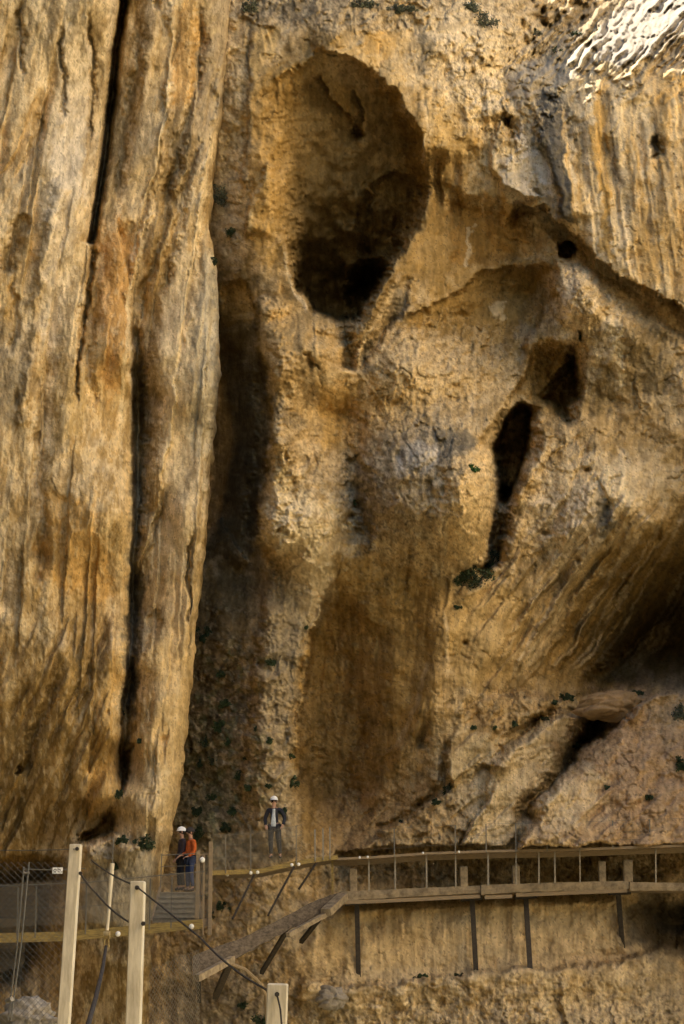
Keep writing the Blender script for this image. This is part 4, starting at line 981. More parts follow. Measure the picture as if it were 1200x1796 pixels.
# its tall corner frame
cf = empty('corner_gate_frame', at(355, 1640, YW), 'tall timber and wire corner frame standing right of the person in orange', 'frame')
for x0, x1, y1, w in ((345, 348, 1492, .10), (356, 358, 1500, .05), (368, 370, 1476, .10)):
    m = MB(); m.beam(at(x0, 1640, YW + .1), at(x1, y1, YW + .1), w, .08, (0, 1, 0), .006); m.build('upright', M_wood, cf)
m = MB(); m.beam(at(343, 1620, YW + .16), at(372, 1616, YW + .16), .05, .2); m.build('crossbar', M_wood, cf); m = MB(); m.beam(at(346, 1500, YW + .17), at(371, 1497, YW + .17), .03, .05); m.build('crossbar', M_wood, cf)
m = wire_panel(MB(), at(346, 1612, YW + .22), at(369, 1610, YW + .22), at(348, 1500, YW + .22), at(370, 1498, YW + .22), 5, 24, .006); m.build('wire_mesh', M_wire, cf)
bolts(cf, [(355, 1508)], YW + .02, .075)
# stairs climbing away from the lower deck to the landing with the person
sw = empty('stair_flight', at(310, 1612, YW + 1), 'grey timber steps rising from the yellow edged walkway to the person in orange', 'stairs')
n = 6
m = MB()
for i in range(n):
    t0, t1 = i / n, (i + 1) / n
    yb = 1618 - 52 * t0; yt = 1618 - 52 * t1; Ya = YW + .95 + 1.5 * t0; Yb = YW + .95 + 1.5 * t1
    xl, xr = 268 + 14 * t0, 352 - 8 * t0
    a, b = at(xl, yb, Ya), at(xr, yb, Ya); zt = at(300, yt, Ya).z
    h = zt - a.z
    q = [a, b, Vector((b.x, b.y, zt)), Vector((a.x, a.y, zt))]
    bk = [v + Vector((0, .34, 0)) for v in q]
    m.add(q + bk, [(0, 1, 2, 3), (4, 7, 6, 5), (3, 2, 6, 7), (0, 4, 5, 1), (1, 5, 6, 2), (0, 3, 7, 4)])
    m.beam(Vector((a.x, a.y - .02, zt + .004)), Vector((b.x, b.y - .02, zt + .004)), .05, .03)
m.build('steps', M_grit, sw)
m = MB(); m.beam(at(266, 1620, YW + .9), at(281, 1562, YW + 2.5), .05, .2, (0, 0, 1)); m.build('stringer', M_wood, sw)
m = MB(); m.beam(at(354, 1618, YW + .9), at(345, 1560, YW + 2.5), .05, .2, (0, 0, 1)); m.build('stringer', M_wood, sw)
YP = YW + 2.9
m = MB(); a = at(279, 1565, YP - .45); b = at(346, 1565, YP - .45)
m.add([a, b, b + Vector((0, 1.0, 0)), a + Vector((0, 1.0, 0))] + [v - Vector((0, 0, .08)) for v in (a, b, b + Vector((0, 1.0, 0)), a + Vector((0, 1.0, 0)))], [(0, 1, 2, 3), (7, 6, 5, 4), (0, 4, 5, 1), (1, 5, 6, 2), (2, 6, 7, 3), (3, 7, 4, 0)])
m.build('landing', M_grit, sw)
m = MB(); m.tube([at(283, 1500, YP - .42), at(346, 1497, YP - .42)], .014, 6); m.tube([at(283, 1520, YP - .42), at(346, 1518, YP - .42)], .009, 6); m.tube([at(281, 1566, YP - .42), at(284, 1497, YP - .42)], .016, 6); m.build('handrail', M_wire, sw)

# ---- middle walkway with the person in a dark jacket
w2 = empty('middle_walkway', at(480, 1515, 43.6), 'timber walkway with a yellow edge under the person in the dark jacket', 'walkway')
E2 = [(372, 1527, 42.6), (455, 1524, 43.3), (530, 1508, 43.6), (592, 1499, 43.9)]
deck_parts(w2, E2, 43, .13, M_beam, .9)
bolts(w2, [(399, 1534), (440, 1531), (452, 1530), (512, 1517), (524, 1516)], 43.0, .05)
def py_edge(E, x): return float(np.interp(x, [e[0] for e in E], [e[1] for e in E])), float(np.interp(x, [e[0] for e in E], [e[2] for e in E]))
for x in (396, 440, 520, 553, 567, 579):
    y, Yv = py_edge(E2, x); m = MB(); m.beam(at(x, y + 6, Yv - .08), at(x - .5, y - (50 if x > 545 else 62), Yv - .08), .045 if x > 545 else .03, .04, (0, 1, 0), .003); m.build('rail_post', M_galv, w2)
m = MB()
for o in (62, 44, 22): m.tube([at(x, y - o, Yv - .1) for x, y, Yv in E2[:3]], .005, 5)
m.build('rail_cable', M_wire, w2)
m = wire_panel(MB(), at(372, 1527, 42.5), at(530, 1508, 43.5), at(372, 1466, 42.5), at(530, 1447, 43.5), 44, 17, .0022); m.build('wire_mesh', M_wire, w2)
for a, b in (((446, 1534, 43.2), (408, 1612, 42.6)), ((516, 1520, 43.4), (470, 1606, 42.9)), ((556, 1512, 43.7), (524, 1560, 43.6))):
    m = MB(); m.tube([at(*a), at(*b)], .035, 6); m.build('prop', M_steel, w2)

# ---- right-hand walkway above the old path
w3 = empty('upper_walkway', at(880, 1495, 44), 'long slender walkway on thin legs running right above the old concrete path', 'walkway')
E3 = [(583, 1505, 44.0), (650, 1502, 43.9), (750, 1495, 43.8), (856, 1491, 43.6), (980, 1489, 43.4), (1090, 1485, 43.2), (1290, 1478, 43.0)]
deck_parts(w3, E3, 44, .07, M_wood, .8)
bolts(w3, [(631, 1504), (645, 1503), (742, 1496), (805, 1494), (898, 1492), (948, 1491), (964, 1491), (1008, 1490), (1054, 1488), (1120, 1485)], 43.5, .035)
def path_top(x): return float(np.interp(x, [590, 600, 750, 900, 1060, 1100, 1300], [1566, 1563, 1556, 1549.5, 1545.5, 1546, 1548]))
for x, k in ((583, .06), (647, .045), (693, .05), (748, .045), (799, .04), (856, .05), (905, .04), (945, .045), (973, .045), (1017, .035), (1150, .04), (1240, .04)):
    y, Yv = py_edge(E3, x); m = MB(); m.beam(at(x + .5, path_top(x) + 2, Yv + .2), at(x, y + 3, Yv + .2), k, k, (0, 1, 0), .003); m.build('leg', M_galv if x != 583 else M_beam, w3)
for x in (692, 799, 853, 905, 960, 1017, 1075, 1140):
    y, Yv = py_edge(E3, x); m = MB(); m.beam(at(x, y + 4, Yv - .05), at(x - .5, y - 46, Yv - .05), .032, .03, (0, 1, 0)); m.build('rail_post', M_wire, w3)
m = MB()
for o in (46, 26, 12): m.tube([at(x, y - o, Yv - .07) for x, y, Yv in E3[1:]], .004, 5)
m.build('rail_cable', M_wire, w3)

# ---- the old concrete path
op = empty('old_path', at(850, 1570, 45), 'old concrete path pinned to the cliff on dark steel struts, with a sloping grey ramp at its left', 'path')
def slab_pts(P, back, mat, name, jag_=0.0, seed=1):
    """P rows: px, top py, bottom py, Y"""
    rr = random.Random(seed); rows = []
    for i in range(len(P) - 1):
        n = max(2, int(abs(P[i + 1][0] - P[i][0]) / 9))
        for k in range(n + (1 if i == len(P) - 2 else 0)):
            t = k / n; q = [P[i][j] * (1 - t) + P[i + 1][j] * t for j in range(4)]
            rows.append(q)
    v = []; f = []
    for x, y0, y1, Yv in rows:
        a = at(x, y0 + rr.uniform(-jag_, jag_) * .4, Yv); b = at(x, y1 + rr.uniform(-jag_, jag_), Yv)
        v += [a, Vector((a.x * .5 + b.x * .5, a.y - .02, a.z * .45 + b.z * .55)), b, b + Vector((.02, back, .02)), a + Vector((.02, back, 0))]
    for i in range(len(rows) - 1):
        o = i * 5
        for k in range(5): f.append((o + k, o + (k + 1) % 5, o + 5 + (k + 1) % 5, o + 5 + k))
    f.append((0, 1, 2, 3, 4)); e = len(v) - 5; f.append((e + 4, e + 3, e + 2, e + 1, e))
    return MB().add(v, f).build(name, mat, op)
slab_pts([(596, 1564, 1580, 44.3), (700, 1559, 1574, 44.3), (843, 1553, 1566, 44.2)], 2.1, M_conc, 'slab', .6, 1)
slab_pts([(844, 1552, 1569, 44.1), (905, 1550, 1565, 44.1), (1040, 1546, 1561, 44.0), (1104, 1545, 1559, 43.9)], 2.1, M_conc, 'slab', .6, 2)
slab_pts([(1105, 1547, 1562, 43.8), (1180, 1548, 1562, 43.7), (1300, 1549, 1563, 43.6)], 2.5, M_conc, 'slab', .5, 3)
m = MB()
for P in ([(605, 1583, 44.36), (700, 1579, 44.34), (842, 1572, 44.25)], [(850, 1574, 44.2), (898, 1572, 44.2)], [(905, 1570, 44.16), (1100, 1562, 43.98)]):
    for a, b in zip(P[:-1], P[1:]): m.beam(at(*a), at(*b), .12, .10)
m.build('edge_rail', M_wood, op)
m = MB()
for x, y in ((627, 1583), (830, 1575), (925, 1572), (1090, 1565)): m.beam(at(x - 22, y + 2, 44.8), at(x + 16, y, 44.8), .2, .12)
m.build('bracket', M_steel, op)
for (x0, y0, x1, y1) in ((626, 1582, 629, 1716), (828, 1575, 835, 1702), (922, 1570, 930, 1699), (1084, 1562, 1093, 1674)):
    m = MB(); m.beam(at(x0, y0, 44.9), at(x1, y1, surf(x1, y1) + .1), .09, .14, (1, 0, 0)); m.build('strut', M_steel, op)
# sloping ramp coming down towards the camera
slab_pts([(598, 1565, 1582, 44.3), (560, 1576, 1604, 43.2), (500, 1607, 1634, 41.6), (430, 1642, 1672, 39.6), (338, 1676, 1712, 37.2)], 1.1, M_concg, 'ramp', 2.5, 4)
m = MB(); m.beam(at(345, 1716, 36.9), at(408, 1682, 38.8), .14, .16); m.build('edge_rail', M_conc, op)
m = MB(); m.beam(at(505, 1640, 41.6), at(575, 1602, 43.2), .12, .12); m.beam(at(572, 1600, 43.0), at(602, 1572, 44.1), .3, .2); m.build('edge_rail', M_conc, op)
for a, b, w in (((502, 1634, 41.8), (459, 1706, 43.2), .11), ((568, 1602, 43.4), (528, 1652, 44.6), .11), ((404, 1688, 39.2), (378, 1748, 41.5), .15), ((349, 1712, 37.6), (350, 1756, 39), .1)):
    m = MB(); m.beam(at(*a), at(*b), w, w, (1, 0, 0)); m.build('strut', M_steel, op)
m = MB(); m.tube([at(405, 1690, 39.0), at(430, 1700, 39.4), at(452, 1720, 40), at(466, 1745, 40.4), at(468, 1790, 41)], .045, 7); m.build('cable', M_wood, op)
m = wire_panel(MB(), at(262, 1850, 33.2), at(350, 1790, 36.9), at(262, 1700, 33.2), at(350, 1664, 36.9), 16, 14, .005); m.build('wire_mesh', M_wire, op)

# ---- stub posts on the old path
for x, y, w, yb, lab in ((620, 1523, .23, 1564, 'pale stub post on the old path, first from its left corner'),
                         (813.5, 1519, .23, 1556, 'stub post on the old path just left of the middle joint, standing alone'),
                         (905, 1517, .22, 1551, 'stub post on the old path above the third dark strut from the left'),
                         (1056, 1510, .21, 1547, 'narrower left one of the two close stub posts at the right of the old path'),
                         (1101, 1508, .27, 1547, 'wider right one of the two close stub posts at the right of the old path')):
    Yv = float(np.interp(x, [600, 1100], [44.5, 44.1]))
    m = MB(); a = at(x, yb + 1, Yv); b = at(x - .5, y, Yv); m.beam(a, b, w, w, (0, 1, 0), .03)
    o = m.build('stub_post', M_conc, None, False, a); tag(o, lab, 'post', 'stub posts along the old path')

# ---- little sign plate on the mesh
m = MB(); p = at(101, 1527, 30); m.beam(p - Vector((.10, 0, 0)), p + Vector((.10, 0, 0)), .02, .12, (0, 0, 1), .004)
pl = empty('wire_tag', p, 'tiny white plate fixed in the dark left of the tall cream post', 'plate')
m.build('plate', M_bolt, pl)
m = MB()
for dx in (-.045, .035): m.tube([p + Vector((dx + .025 * math.cos(t * .8), -.014, .03 * math.sin(t * .8))) for t in range(8)], .007, 5)
m.build('marks', M_steel, pl)
m = MB(); m.tube([at(40, 1524, 30.02), at(101, 1526, 30.02), at(150, 1523, 30.02)], .01, 5); m.build('wire', M_wire, pl)

# ---- boulders
def boulder(name, px, py, rx, rz, Yv, lab, cols, seed, dpt=None):
    me = bpy.data.meshes.new(name); bm = bmesh.new()
    bmesh.ops.create_icosphere(bm, subdivisions=5, radius=1.0)
    sc = Yv / F * 1.02; co = np.array([v.co[:] for v in bm.verts])
    a = co[:, 0] * 1.0; b = co[:, 1]; c = co[:, 2]
    q = np.stack([a + .3 * b, c - .2 * b], 1)
    h, e, _ = cells(q[:, 0] * 1.6 + seed + b, q[:, 1] * 2.0 + b * 1.1, seed)
    r = 1 + .20 * fbm(a * 1.6 + b, c * 1.6 + b * .7, 4, seed) + .38 * h
    co = co * r[:, None] * np.array([rx * sc, (dpt or rx * .7) * sc, rz * sc])
    for v, p_ in zip(bm.verts, co): v.co = p_
    bm.to_mesh(me); bm.free()
    for p_ in me.polygons: p_.use_smooth = True
    me.materials.append(rock_mat(name + '_stone', False, cols))
    o = bpy.data.objects.new(name, me); COL.objects.link(o); o.location = at(px, py, Yv); tag(o, lab, 'rock'); return o
boulder('boulder', 48, 1792, 44, 34, 17, 'pale grey craggy boulder in the bottom left corner below the mesh', (.27, .235, .18), 3)
boulder('boulder', 1072, 1238, 52, 27, surf(1072, 1238) - .2, 'broken brown boulder wedged under the dark overhang at the right', (.34, .23, .12), 8)
boulder('boulder', 582, 1752, 24, 18, surf(582, 1752) + .1, 'rounded grey boulder on the ledge below the old path near its left strut', (.30, .26, .2), 12)

# ---- shrubs
M_leaf = [simple_mat('leaf_dark', (.038, .058, .024), .7, .4, 2.5), simple_mat('leaf_mid', (.055, .085, .032), .7, .4, 2.5), simple_mat('leaf_grey', (.11, .12, .075), .8, .4, 2.5), simple_mat('leaf_bright', (.05, .12, .03), .7, .3, 2.5)]
M_stem = simple_mat('shrub_stem', (.10, .075, .045), .9, .3, 8)
def shrub(px, py, rx, ry, k, lab, seed, dens=1.0):
    Yv = surf(px, py); sc = Yv / F * 1.03
    RX, RZ = rx * sc, ry * sc; RY = min(RX, RZ) * .8
    rr = random.Random(seed); base = at(px, py + ry * .4, surf(px, py + ry * .4))
    g_ = 1.45 if k == 2 else 1.15; rx *= g_; ry *= g_; RX *= g_; RZ *= g_
    root = empty('shrub', base, lab, 'shrub', 'shrubs growing on the cliff')
    c = at(px, py, Yv - RY * .85); m = MB(); stem = MB()
    ncl = max(4, int(5 + rx * .5))
    for i in range(ncl):
        a = rr.uniform(0, 6.28); u = rr.uniform(.2, .85)
        cc = c + Vector((math.cos(a) * RX * u, rr.uniform(-.5, .4) * RY, math.sin(a) * RZ * u * (1 if math.sin(a) > 0 else .7)))
        cr = rr.uniform(.25, .5) * min(RX, RZ)
        stem.tube([base + Vector((0, .05, 0)), base.lerp(cc, .5) + Vector((rr.uniform(-.03, .03), 0, rr.uniform(-.02, .04))), cc], [.018, .012, .005], 4, False)
        for j in range(int(34 * dens)):
            d = Vector((rr.gauss(0, 1), rr.gauss(0, 1), rr.gauss(0, 1))).normalized() * cr * rr.uniform(.3, 1.15)
            p = cc + d; s_ = rr.uniform(.022, .05) * (1 if rx < 12 else 1.2)
            n1 = Vector((rr.gauss(0, 1), rr.gauss(0, 1), rr.gauss(0, 1))).normalized(); n2 = n1.cross(Vector((rr.gauss(0, 1), rr.gauss(0, 1), rr.gauss(0, 1)))).normalized()
            m.add([p - n1 * s_, p + n2 * s_ * .5, p + n1 * s_, p - n2 * s_ * .5], [(0, 1, 2, 3)])
    m.build('foliage', M_leaf[k], root); stem.build('stem', M_stem, root)
SH = [
 (212,1474,13,8,0,'low dark green shrub on grey rock behind the cream posts, left of its neighbour'),
 (254,1481,20,11,0,'bushy dark green shrub on the grey rock tucked against the foot of the buttress'),
 (202,1520,6,8,0,'small dark tuft on the grey rock just above the thin pole'),
 (384,345,16,16,2,'grey green shrub high on the edge of the left buttress, upper of three'),
 (403,406,11,11,0,'dark shrub beside the buttress edge, middle of three going down'),
 (374,458,7,9,0,'small dark tuft under the two shrubs on the buttress edge'),
 (838,1012,33,22,0,'largest dark green shrub filling the pocket below the narrow black cave'),
 (808,1015,14,16,0,'dark shrub at the left end of the green pocket below the narrow cave'),
 (862,984,17,22,0,'dark shrub in the channel at the right end of the green pocket'),
 (830,822,10,9,3,'single bright green plant on the bulge left of the narrow black cave'),
 (357,1112,13,20,0,'dark green shrub in the deep shade right of the buttress'),
 (537,1100,7,5,0,'small tuft on the pale ridge above the brown hollow'),
 (476,1163,8,7,0,'dark tuft on the upper part of the grey pillar'),
 (508,1329,8,8,0,'round dark tuft on the right edge of the grey pillar'),
 (511,1372,13,10,0,'spreading dark shrub in a notch of the grey pillar, up and right of the helmet'),
 (497,1424,6,6,0,'round tuft just right of the person in the dark jacket'),
 (470,1380,5,4,0,'tiny tuft straight above the white helmet of the person in the dark jacket'),
 (438,1382,8,7,1,'olive tuft on the grey slope left of the white helmet'),
 (472,1300,6,6,0,'dark tuft at mid height in the centre of the grey pillar'),
 (450,1278,6,5,0,'dark tuft on the left edge of the grey pillar at mid height'),
 (396,1236,12,10,1,'olive shrub at the top of the grey vegetated slope'),
 (386,1274,14,11,1,'broad olive shrub in the upper part of the vegetated slope'),
 (362,1302,11,9,0,'dark shrub at the left side of the vegetated slope'),
 (402,1302,8,8,1,'small olive shrub right of the dark one on the vegetated slope'),
 (374,1336,9,8,0,'dark shrub in the middle of the vegetated slope'),
 (352,1340,6,7,0,'small shrub close to the buttress edge on the vegetated slope'),
 (420,1362,10,9,1,'olive shrub in the right half of the vegetated slope'),
 (372,1400,10,9,1,'olive shrub in the lower half of the vegetated slope'),
 (345,1424,11,10,0,'dark shrub low on the vegetated slope near the buttress foot'),
 (388,1182,8,7,0,'small dark tuft above the vegetated slope'),
 (410,1424,9,8,1,'olive shrub above the handrail of the middle walkway'),
 (398,1452,16,9,0,'wide dark shrub just above the left end of the middle walkway'),
 (349,1462,11,11,0,'dark shrub directly right of the orange jacket'),
 (432,1330,6,6,0,'small tuft at the right border of the vegetated slope'),
 (216,1250,5,6,0,'small tuft in the gully of the left buttress'),
 (246,1299,6,5,0,'small tuft above the dark notch in the buttress gully'),
 (209,1394,7,9,0,'dark tuft at the bottom of the buttress gully'),
 (997,1223,14,8,0,'dark shrub on the lip under the big overhang at the right, left of the boulder'),
 (970,1232,8,5,0,'small tuft left of the shrub on the lip under the overhang'),
 (1118,1216,9,6,0,'small tuft at the right of the brown boulder under the overhang'),
 (903,1270,5,5,0,'round tuft on the crack below the overhang, rightmost of three'),
 (868,1276,4,4,0,'round tuft on the crack below the overhang, middle of three'),
 (831,1275,5,5,0,'round tuft on the crack below the overhang, leftmost of three'),
 (957,1262,6,5,0,'tuft at the head of the smooth slanting slab'),
 (1197,1342,12,14,0,'dark shrub cut by the right edge of the photo on the lower slab'),
 (1194,1252,14,12,2,'grey green shrub at the right edge on top of the lower slab'),
 (1138,1400,6,6,0,'small tuft low on the right-hand slab'),
 (1008,1308,9,5,0,'flat dark tuft on the broken rim of the right-hand slab'),
 (785,1386,9,12,0,'dark shrub in the crack left of the smooth slanting slab'),
 (768,1408,9,7,0,'dark shrub lower in the crack left of the smooth slanting slab'),
 (704,1442,7,5,1,'small olive tuft at the foot of the curved crack'),
 (804,1064,7,4,0,'flat tuft on the ledge just below the green pocket'),
 (1016,590,4,8,0,'dark tuft above the recess right of the narrow cave'),
 (852,38,20,17,2,'large grey green shrub near the top edge right of the big cave'),
 (826,14,16,10,2,'grey green shrub touching the top edge above the larger one'),
 (640,8,22,9,2,'wide low shrub at the top edge above the big cave'),
 (706,16,24,8,2,'long low dark shrub on the ledge at the top right of the big cave'),
 (1012,62,15,9,1,'olive shrub below the sunlit rock ribs, right one of two'),
 (978,88,10,8,1,'olive shrub below the sunlit rock ribs, left one of two'),
 (440,14,14,12,2,'shrub at the top edge beside the left buttress'),
 (940,60,10,8,2,'small grey green shrub left of the sunlit ribs'),
 (392,1590,13,9,0,'dark shrub under the left end of the middle walkway'),
 (372,1606,7,6,0,'small tuft beside the foot of the corner frame'),
 (462,1790,18,13,0,'dark shrub at the bottom edge left of the short wide post'),
 (424,1764,9,8,0,'small shrub under the ramp left of the shrub at the bottom edge'),
 (735,1714,14,5,1,'dry olive tuft on the ledge under the old path, between the first two struts'),
 (806,1712,10,4,1,'dry tuft on the ledge just left of the second strut'),
 (622,880,5,9,0,'dark tuft hanging in the middle of the grey bulge'),
 (1066,1382,5,5,0,'tiny tuft in the middle of the right-hand slab'),
]
for i, (x, y, rx, ry, k, lab) in enumerate(SH): shrub(x, y, rx, ry, k, lab, 100 + i)

# ---- people
M_skin = simple_mat('skin', (.48, .28, .19), .55, .1, 10)
def cloth(n, c): return simple_mat(n, c, .85, .3, 9)
def skinned(name, pts, edges, mat, parent, levels=1, root=0):
    me = bpy.data.meshes.new(name); me.from_pydata([p[:3] for p in pts], edges, [])
    o = bpy.data.objects.new(name, me); COL.objects.link(o); o.parent = parent
    md = o.modifiers.new('skin', 'SKIN'); md.use_smooth_shade = True; md.branch_smoothing = .4
    for i, p in enumerate(pts):
        sv = me.skin_vertices[0].data[i]; rx = p[3]; ry = p[4] if len(p) > 4 else p[3]; sv.radius = (rx, ry); sv.use_root = (i == root)
    sb = o.modifiers.new('smooth', 'SUBSURF'); sb.levels = levels; sb.render_levels = levels
    me.materials.append(mat); return o
def chain(n): return [(i, i + 1) for i in range(n - 1)]
def person(loc, rot, J, mats, lab, extra):
    """J: joints in metres, facing -y: hip, knee, ankle, toe (L/R), shoulder, elbow, wrist (L/R), lean"""
    root = empty('person', loc, lab, 'person'); root.rotation_euler = (0, 0, rot)
    T = J['tilt']
    pel = Vector((0, 0, .93)); ch = Vector((T * .5, 0, 1.25)); nk = Vector((T, -.01, 1.47)); hd = Vector((T + J.get('hx', 0), -.03, 1.62)); top = hd + Vector((0, .01, .09))
    P = [(*pel, .12, .10), (*(pel.lerp(ch, .5)), .115, .09), (*ch, .14, .10), (T, 0, 1.40, .09, .08), (*nk, .055), (*hd, .078), (*top, .07)]
    E = [(0, 1), (1, 2), (2, 3), (3, 4), (4, 5), (5, 6)]
    hands = []
    for s in ('L', 'R'):
        sh, el, wr, hn = [Vector(q) for q in J['arm' + s]]
        i = len(P); P += [(*sh, .055), (*el, .04), (*wr, .027)]; E += [(3, i), (i, i + 1), (i + 1, i + 2)]
        palm = wr + (hn - wr) * .55; P.append((*palm, .034, .022)); E.append((i + 2, i + 3)); pi_ = i + 3
        d = (hn - wr).normalized(); side = d.cross(Vector((0, 0, 1))); side = side.normalized() if side.length > .1 else Vector((1, 0, 0)); curl = side.cross(d)
        for k, (o_, ln) in enumerate(((-.03, .062), (-.01, .075), (.01, .07), (.03, .055))):
            a = palm + d * .045 + side * o_; b = a + d * ln * .55 - curl * .012; c = b + d * ln * .25 - curl * .03
            j = len(P); P += [(*a, .009), (*b, .008), (*c, .007)]; E += [(pi_, j), (j, j + 1), (j + 1, j + 2)]
        a = palm + side * -.045 + d * .005; b = a + d * .035 - side * .012
        j = len(P); P += [(*a, .011), (*b, .009)]; E += [(pi_, j), (j, j + 1)]
    legs = {}
    for s in ('L', 'R'):
        hp, kn, an, to = [Vector(q) for q in J['leg' + s]]
        i = len(P); P += [(*hp, .085), (*kn, .055), (*an, .038), (*to, .035)]; E += [(0, i), (i, i + 1), (i + 1, i + 2), (i + 2, i + 3)]
    body = skinned('body', P, E, M_skin, root)
    # clothes
    A_ = []; Ee = []
    A_ = [(pel.x, pel.y, pel.z - .02, .165, .13), (*(pel.lerp(ch, .5)), .15, .12), (*ch, .175, .13), (T, 0, 1.40, .12, .10), (T, -.005, 1.45, .07, .07)]
    Ee = chain(5)
    for s in ('L', 'R'):
        sh, el, wr, hn = [Vector(q) for q in J['arm' + s]]
        i = len(A_); A_ += [(*sh, .078), (*el, .06), (*wr, .045)]; Ee += [(3, i), (i, i + 1), (i + 1, i + 2)]
    skinned('jacket', A_, Ee, mats['jacket'], root)
    A_ = [(pel.x, pel.y, pel.z, .15, .12)]; Ee = []
    for s in ('L', 'R'):
        hp, kn, an, to = [Vector(q) for q in J['leg' + s]]
        i = len(A_); A_ += [(*hp, .11, .11), (*kn, .08, .08), (*(an + Vector((0, 0, .03))), .06, .06)]; Ee += [(0, i), (i, i + 1), (i + 1, i + 2)]
    skinned('trousers', A_, Ee, mats['trousers'], root)
    for s in ('L', 'R'):
        hp, kn, an, to = [Vector(q) for q in J['leg' + s]]
        heel = an + (an - to) * .35; heel.z = .045
        skinned('shoe', [(*heel, .045), (an.x, an.y, .06, .052), (to.x, to.y, .04, .045)], [(0, 1), (1, 2)], mats['shoe'], root)
    # face: turned about z by J['look']
    lk = Matrix.Rotation(J.get('look', 0), 3, 'Z')
    def fp(x, y, z): return hd + lk @ Vector((x, y, z))
    def part(name, mat, fn):
        m_ = MB(); fn(m_); me = bpy.data.meshes.new(name); me.from_pydata([tuple(v) for v in m_.v], [], m_.f)
        for q in me.polygons: q.use_smooth = True
        me.materials.append(mat); o = bpy.data.objects.new(name, me); COL.objects.link(o); o.parent = root; return o
    part('nose', M_skin, lambda m_: m_.ball(fp(0, -.10, -.005), (.014, .022, .022)))
    part('mouth', cloth('lips', (.3, .12, .1)), lambda m_: m_.ball(fp(0, -.088, -.045), (.024, .008, .006)))
    for sx in (-1, 1):
        part('eye', M_steel, lambda m_: m_.ball(fp(.03 * sx, -.085, .022), .010))
        part('ear', M_skin, lambda m_: m_.ball(fp(.083 * sx, .0, .0), (.014, .02, .032)))
    part('hair', mats['hair'], lambda m_: m_.ball(fp(0, .022, .012), (.090, .088, .088), 12, 8))
    def helm(m_):
        n, k = 18, 7; c = fp(0, .005, .045); v = []; f = []
        for i in range(k + 1):
            t = (math.pi / 2) * i / k
            for q in range(n):
                a = 2 * math.pi * q / n; rr = math.sin(t); w = lk @ Vector((math.cos(a) * .118 * rr, math.sin(a) * .138 * rr, math.cos(t) * .12)); v.append(c + w)
        for q in range(n):
            a = 2 * math.pi * q / n; w = lk @ Vector((math.cos(a) * .126, math.sin(a) * .146 - (.03 if math.sin(a) < -.5 else 0), -.012)); v.append(c + w)
        for i in range(k + 1):
            for q in range(n): f.append((i * n + q, i * n + (q + 1) % n, (i + 1) * n + (q + 1) % n, (i + 1) * n + q))
        m_.add(v, f)
    part('helmet', mats.get('helmet', M_white), helm)
    extra(root, part, fp)
    return root
# dark jacket, on the middle walkway, arms hanging a little away from the body
def ex1(root, part, fp):
    def shirt(m_):
        v = []; f = []
        for i, (z, w, y) in enumerate(((1.40, .035, -.135), (1.28, .04, -.165), (1.12, .055, -.165), (.98, .07, -.165), (.90, .06, -.16))):
            v += [Vector((-.01 - w, y + .02, z)), Vector((-.005, y - .012, z)), Vector((w, y + .02, z))]
        for i in range(4):
            f += [(i * 3, i * 3 + 1, i * 3 + 4, i * 3 + 3), (i * 3 + 1, i * 3 + 2, i * 3 + 5, i * 3 + 4)]
        n = len(v); v += [q + Vector((0, .05, 0)) for q in v]; f += [tuple(k + n for k in q[::-1]) for q in f]
        m_.add(v, f)
    part('shirt', cloth('pale_shirt', (.55, .60, .62)), shirt)
feet = at(481, 1506, 43.75)
zdeck = feet.z
person(feet, R(-8), dict(tilt=-.02, look=R(10),
   armL=[(-.19, 0, 1.38), (-.29, .02, 1.12), (-.24, -.10, .93), (-.21, -.16, .87)],
   armR=[(.19, 0, 1.38), (.30, .03, 1.13), (.26, -.10, .94), (.23, -.16, .88)],
   legL=[(-.10, 0, .88), (-.10, -.03, .50), (-.09, .0, .09), (-.11, -.14, .04)],
   legR=[(.10, 0, .88), (.13, -.02, .50), (.17, .03, .09), (.20, -.10, .04)]),
   dict(jacket=cloth('navy_jacket', (.022, .024, .035)), trousers=cloth('slate_trousers', (.05, .05, .052)), shoe=cloth('grey_shoe', (.12, .11, .10)), hair=cloth('hair_dark', (.03, .02, .015))),
   'person in white helmet, dark jacket and grey trousers on the middle walkway, arms lowered', ex1)
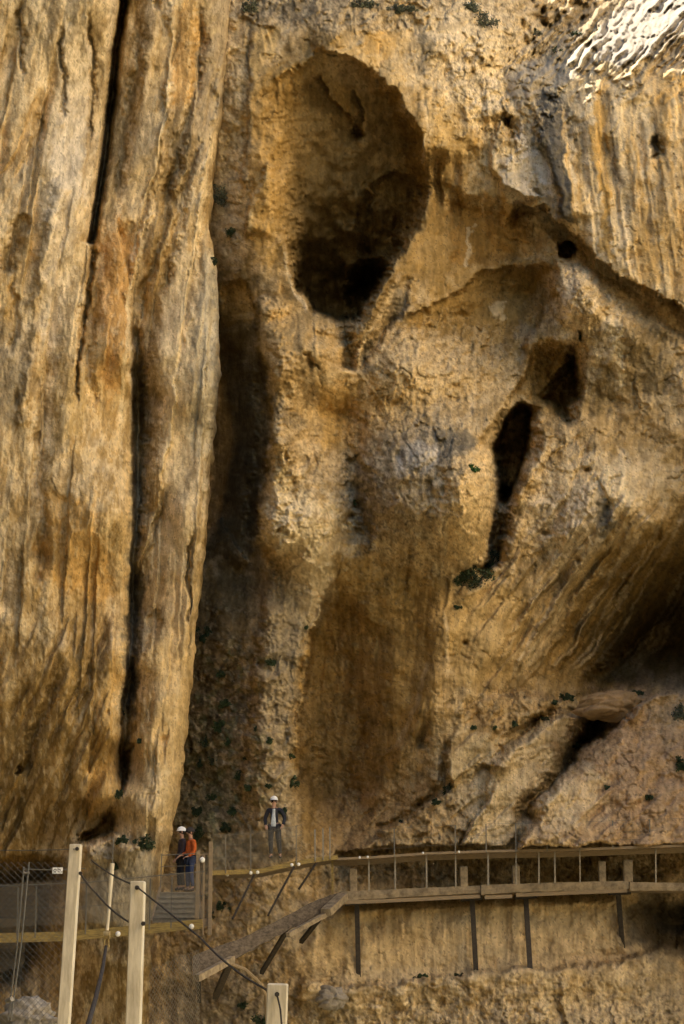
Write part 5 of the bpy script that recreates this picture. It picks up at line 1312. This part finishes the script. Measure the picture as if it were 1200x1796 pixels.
def ex2(root, part, fp):
    part('waist_bag', cloth('black_bag', (.015, .015, .018)), lambda m_: m_.ball(Vector((.02, -.15, .97)), (.10, .06, .07), 10, 8))
    def strap(m_): m_.tube([Vector((.15 * math.cos(t * .524), .13 * math.sin(t * .524), .985)) for t in range(13)], .018, 6)
    part('belt', cloth('black_belt', (.015, .015, .018)), strap)
p2 = at(333, 1564, YP)
person(p2, R(-62), dict(tilt=-.02, look=R(0),
   armL=[(-.19, 0, 1.38), (-.23, -.02, 1.10), (-.16, -.20, 1.00), (-.12, -.27, .99)],
   armR=[(.19, 0, 1.38), (.24, .02, 1.10), (.20, -.16, .95), (.16, -.24, .93)],
   legL=[(-.10, 0, .88), (-.10, -.04, .50), (-.09, -.02, .09), (-.10, -.16, .04)],
   legR=[(.10, 0, .88), (.10, -.02, .50), (.10, .05, .09), (.10, -.09, .04)]),
   dict(jacket=cloth('orange_jacket', (.52, .11, .02)), trousers=cloth('blue_trousers', (.035, .05, .11)), shoe=cloth('brown_shoe', (.07, .05, .035)), hair=cloth('hair_brown', (.05, .03, .02)), helmet=cloth('dark_helmet', (.035, .03, .03))),
   'person in dark helmet, orange jacket and blue trousers above the steps', ex2)
person(at(317, 1562, YP + .42), R(-70), dict(tilt=.0, look=R(0),
   armL=[(-.19, 0, 1.38), (-.24, .0, 1.11), (-.20, -.12, .90), (-.18, -.17, .84)],
   armR=[(.19, 0, 1.38), (.24, .0, 1.11), (.20, -.14, .92), (.18, -.20, .86)],
   legL=[(-.10, 0, .88), (-.10, -.04, .50), (-.09, -.02, .09), (-.10, -.16, .04)],
   legR=[(.10, 0, .88), (.10, -.02, .50), (.10, .05, .09), (.10, -.09, .04)]),
   dict(jacket=cloth('mauve_jacket', (.075, .05, .05)), trousers=cloth('dark_trousers', (.03, .028, .03)), shoe=cloth('black_shoe', (.03, .025, .02)), hair=cloth('hair_black', (.03, .02, .015))),
   'person in white helmet and dark brown clothes, half hidden behind the orange jacket', lambda root, part, fp: None)
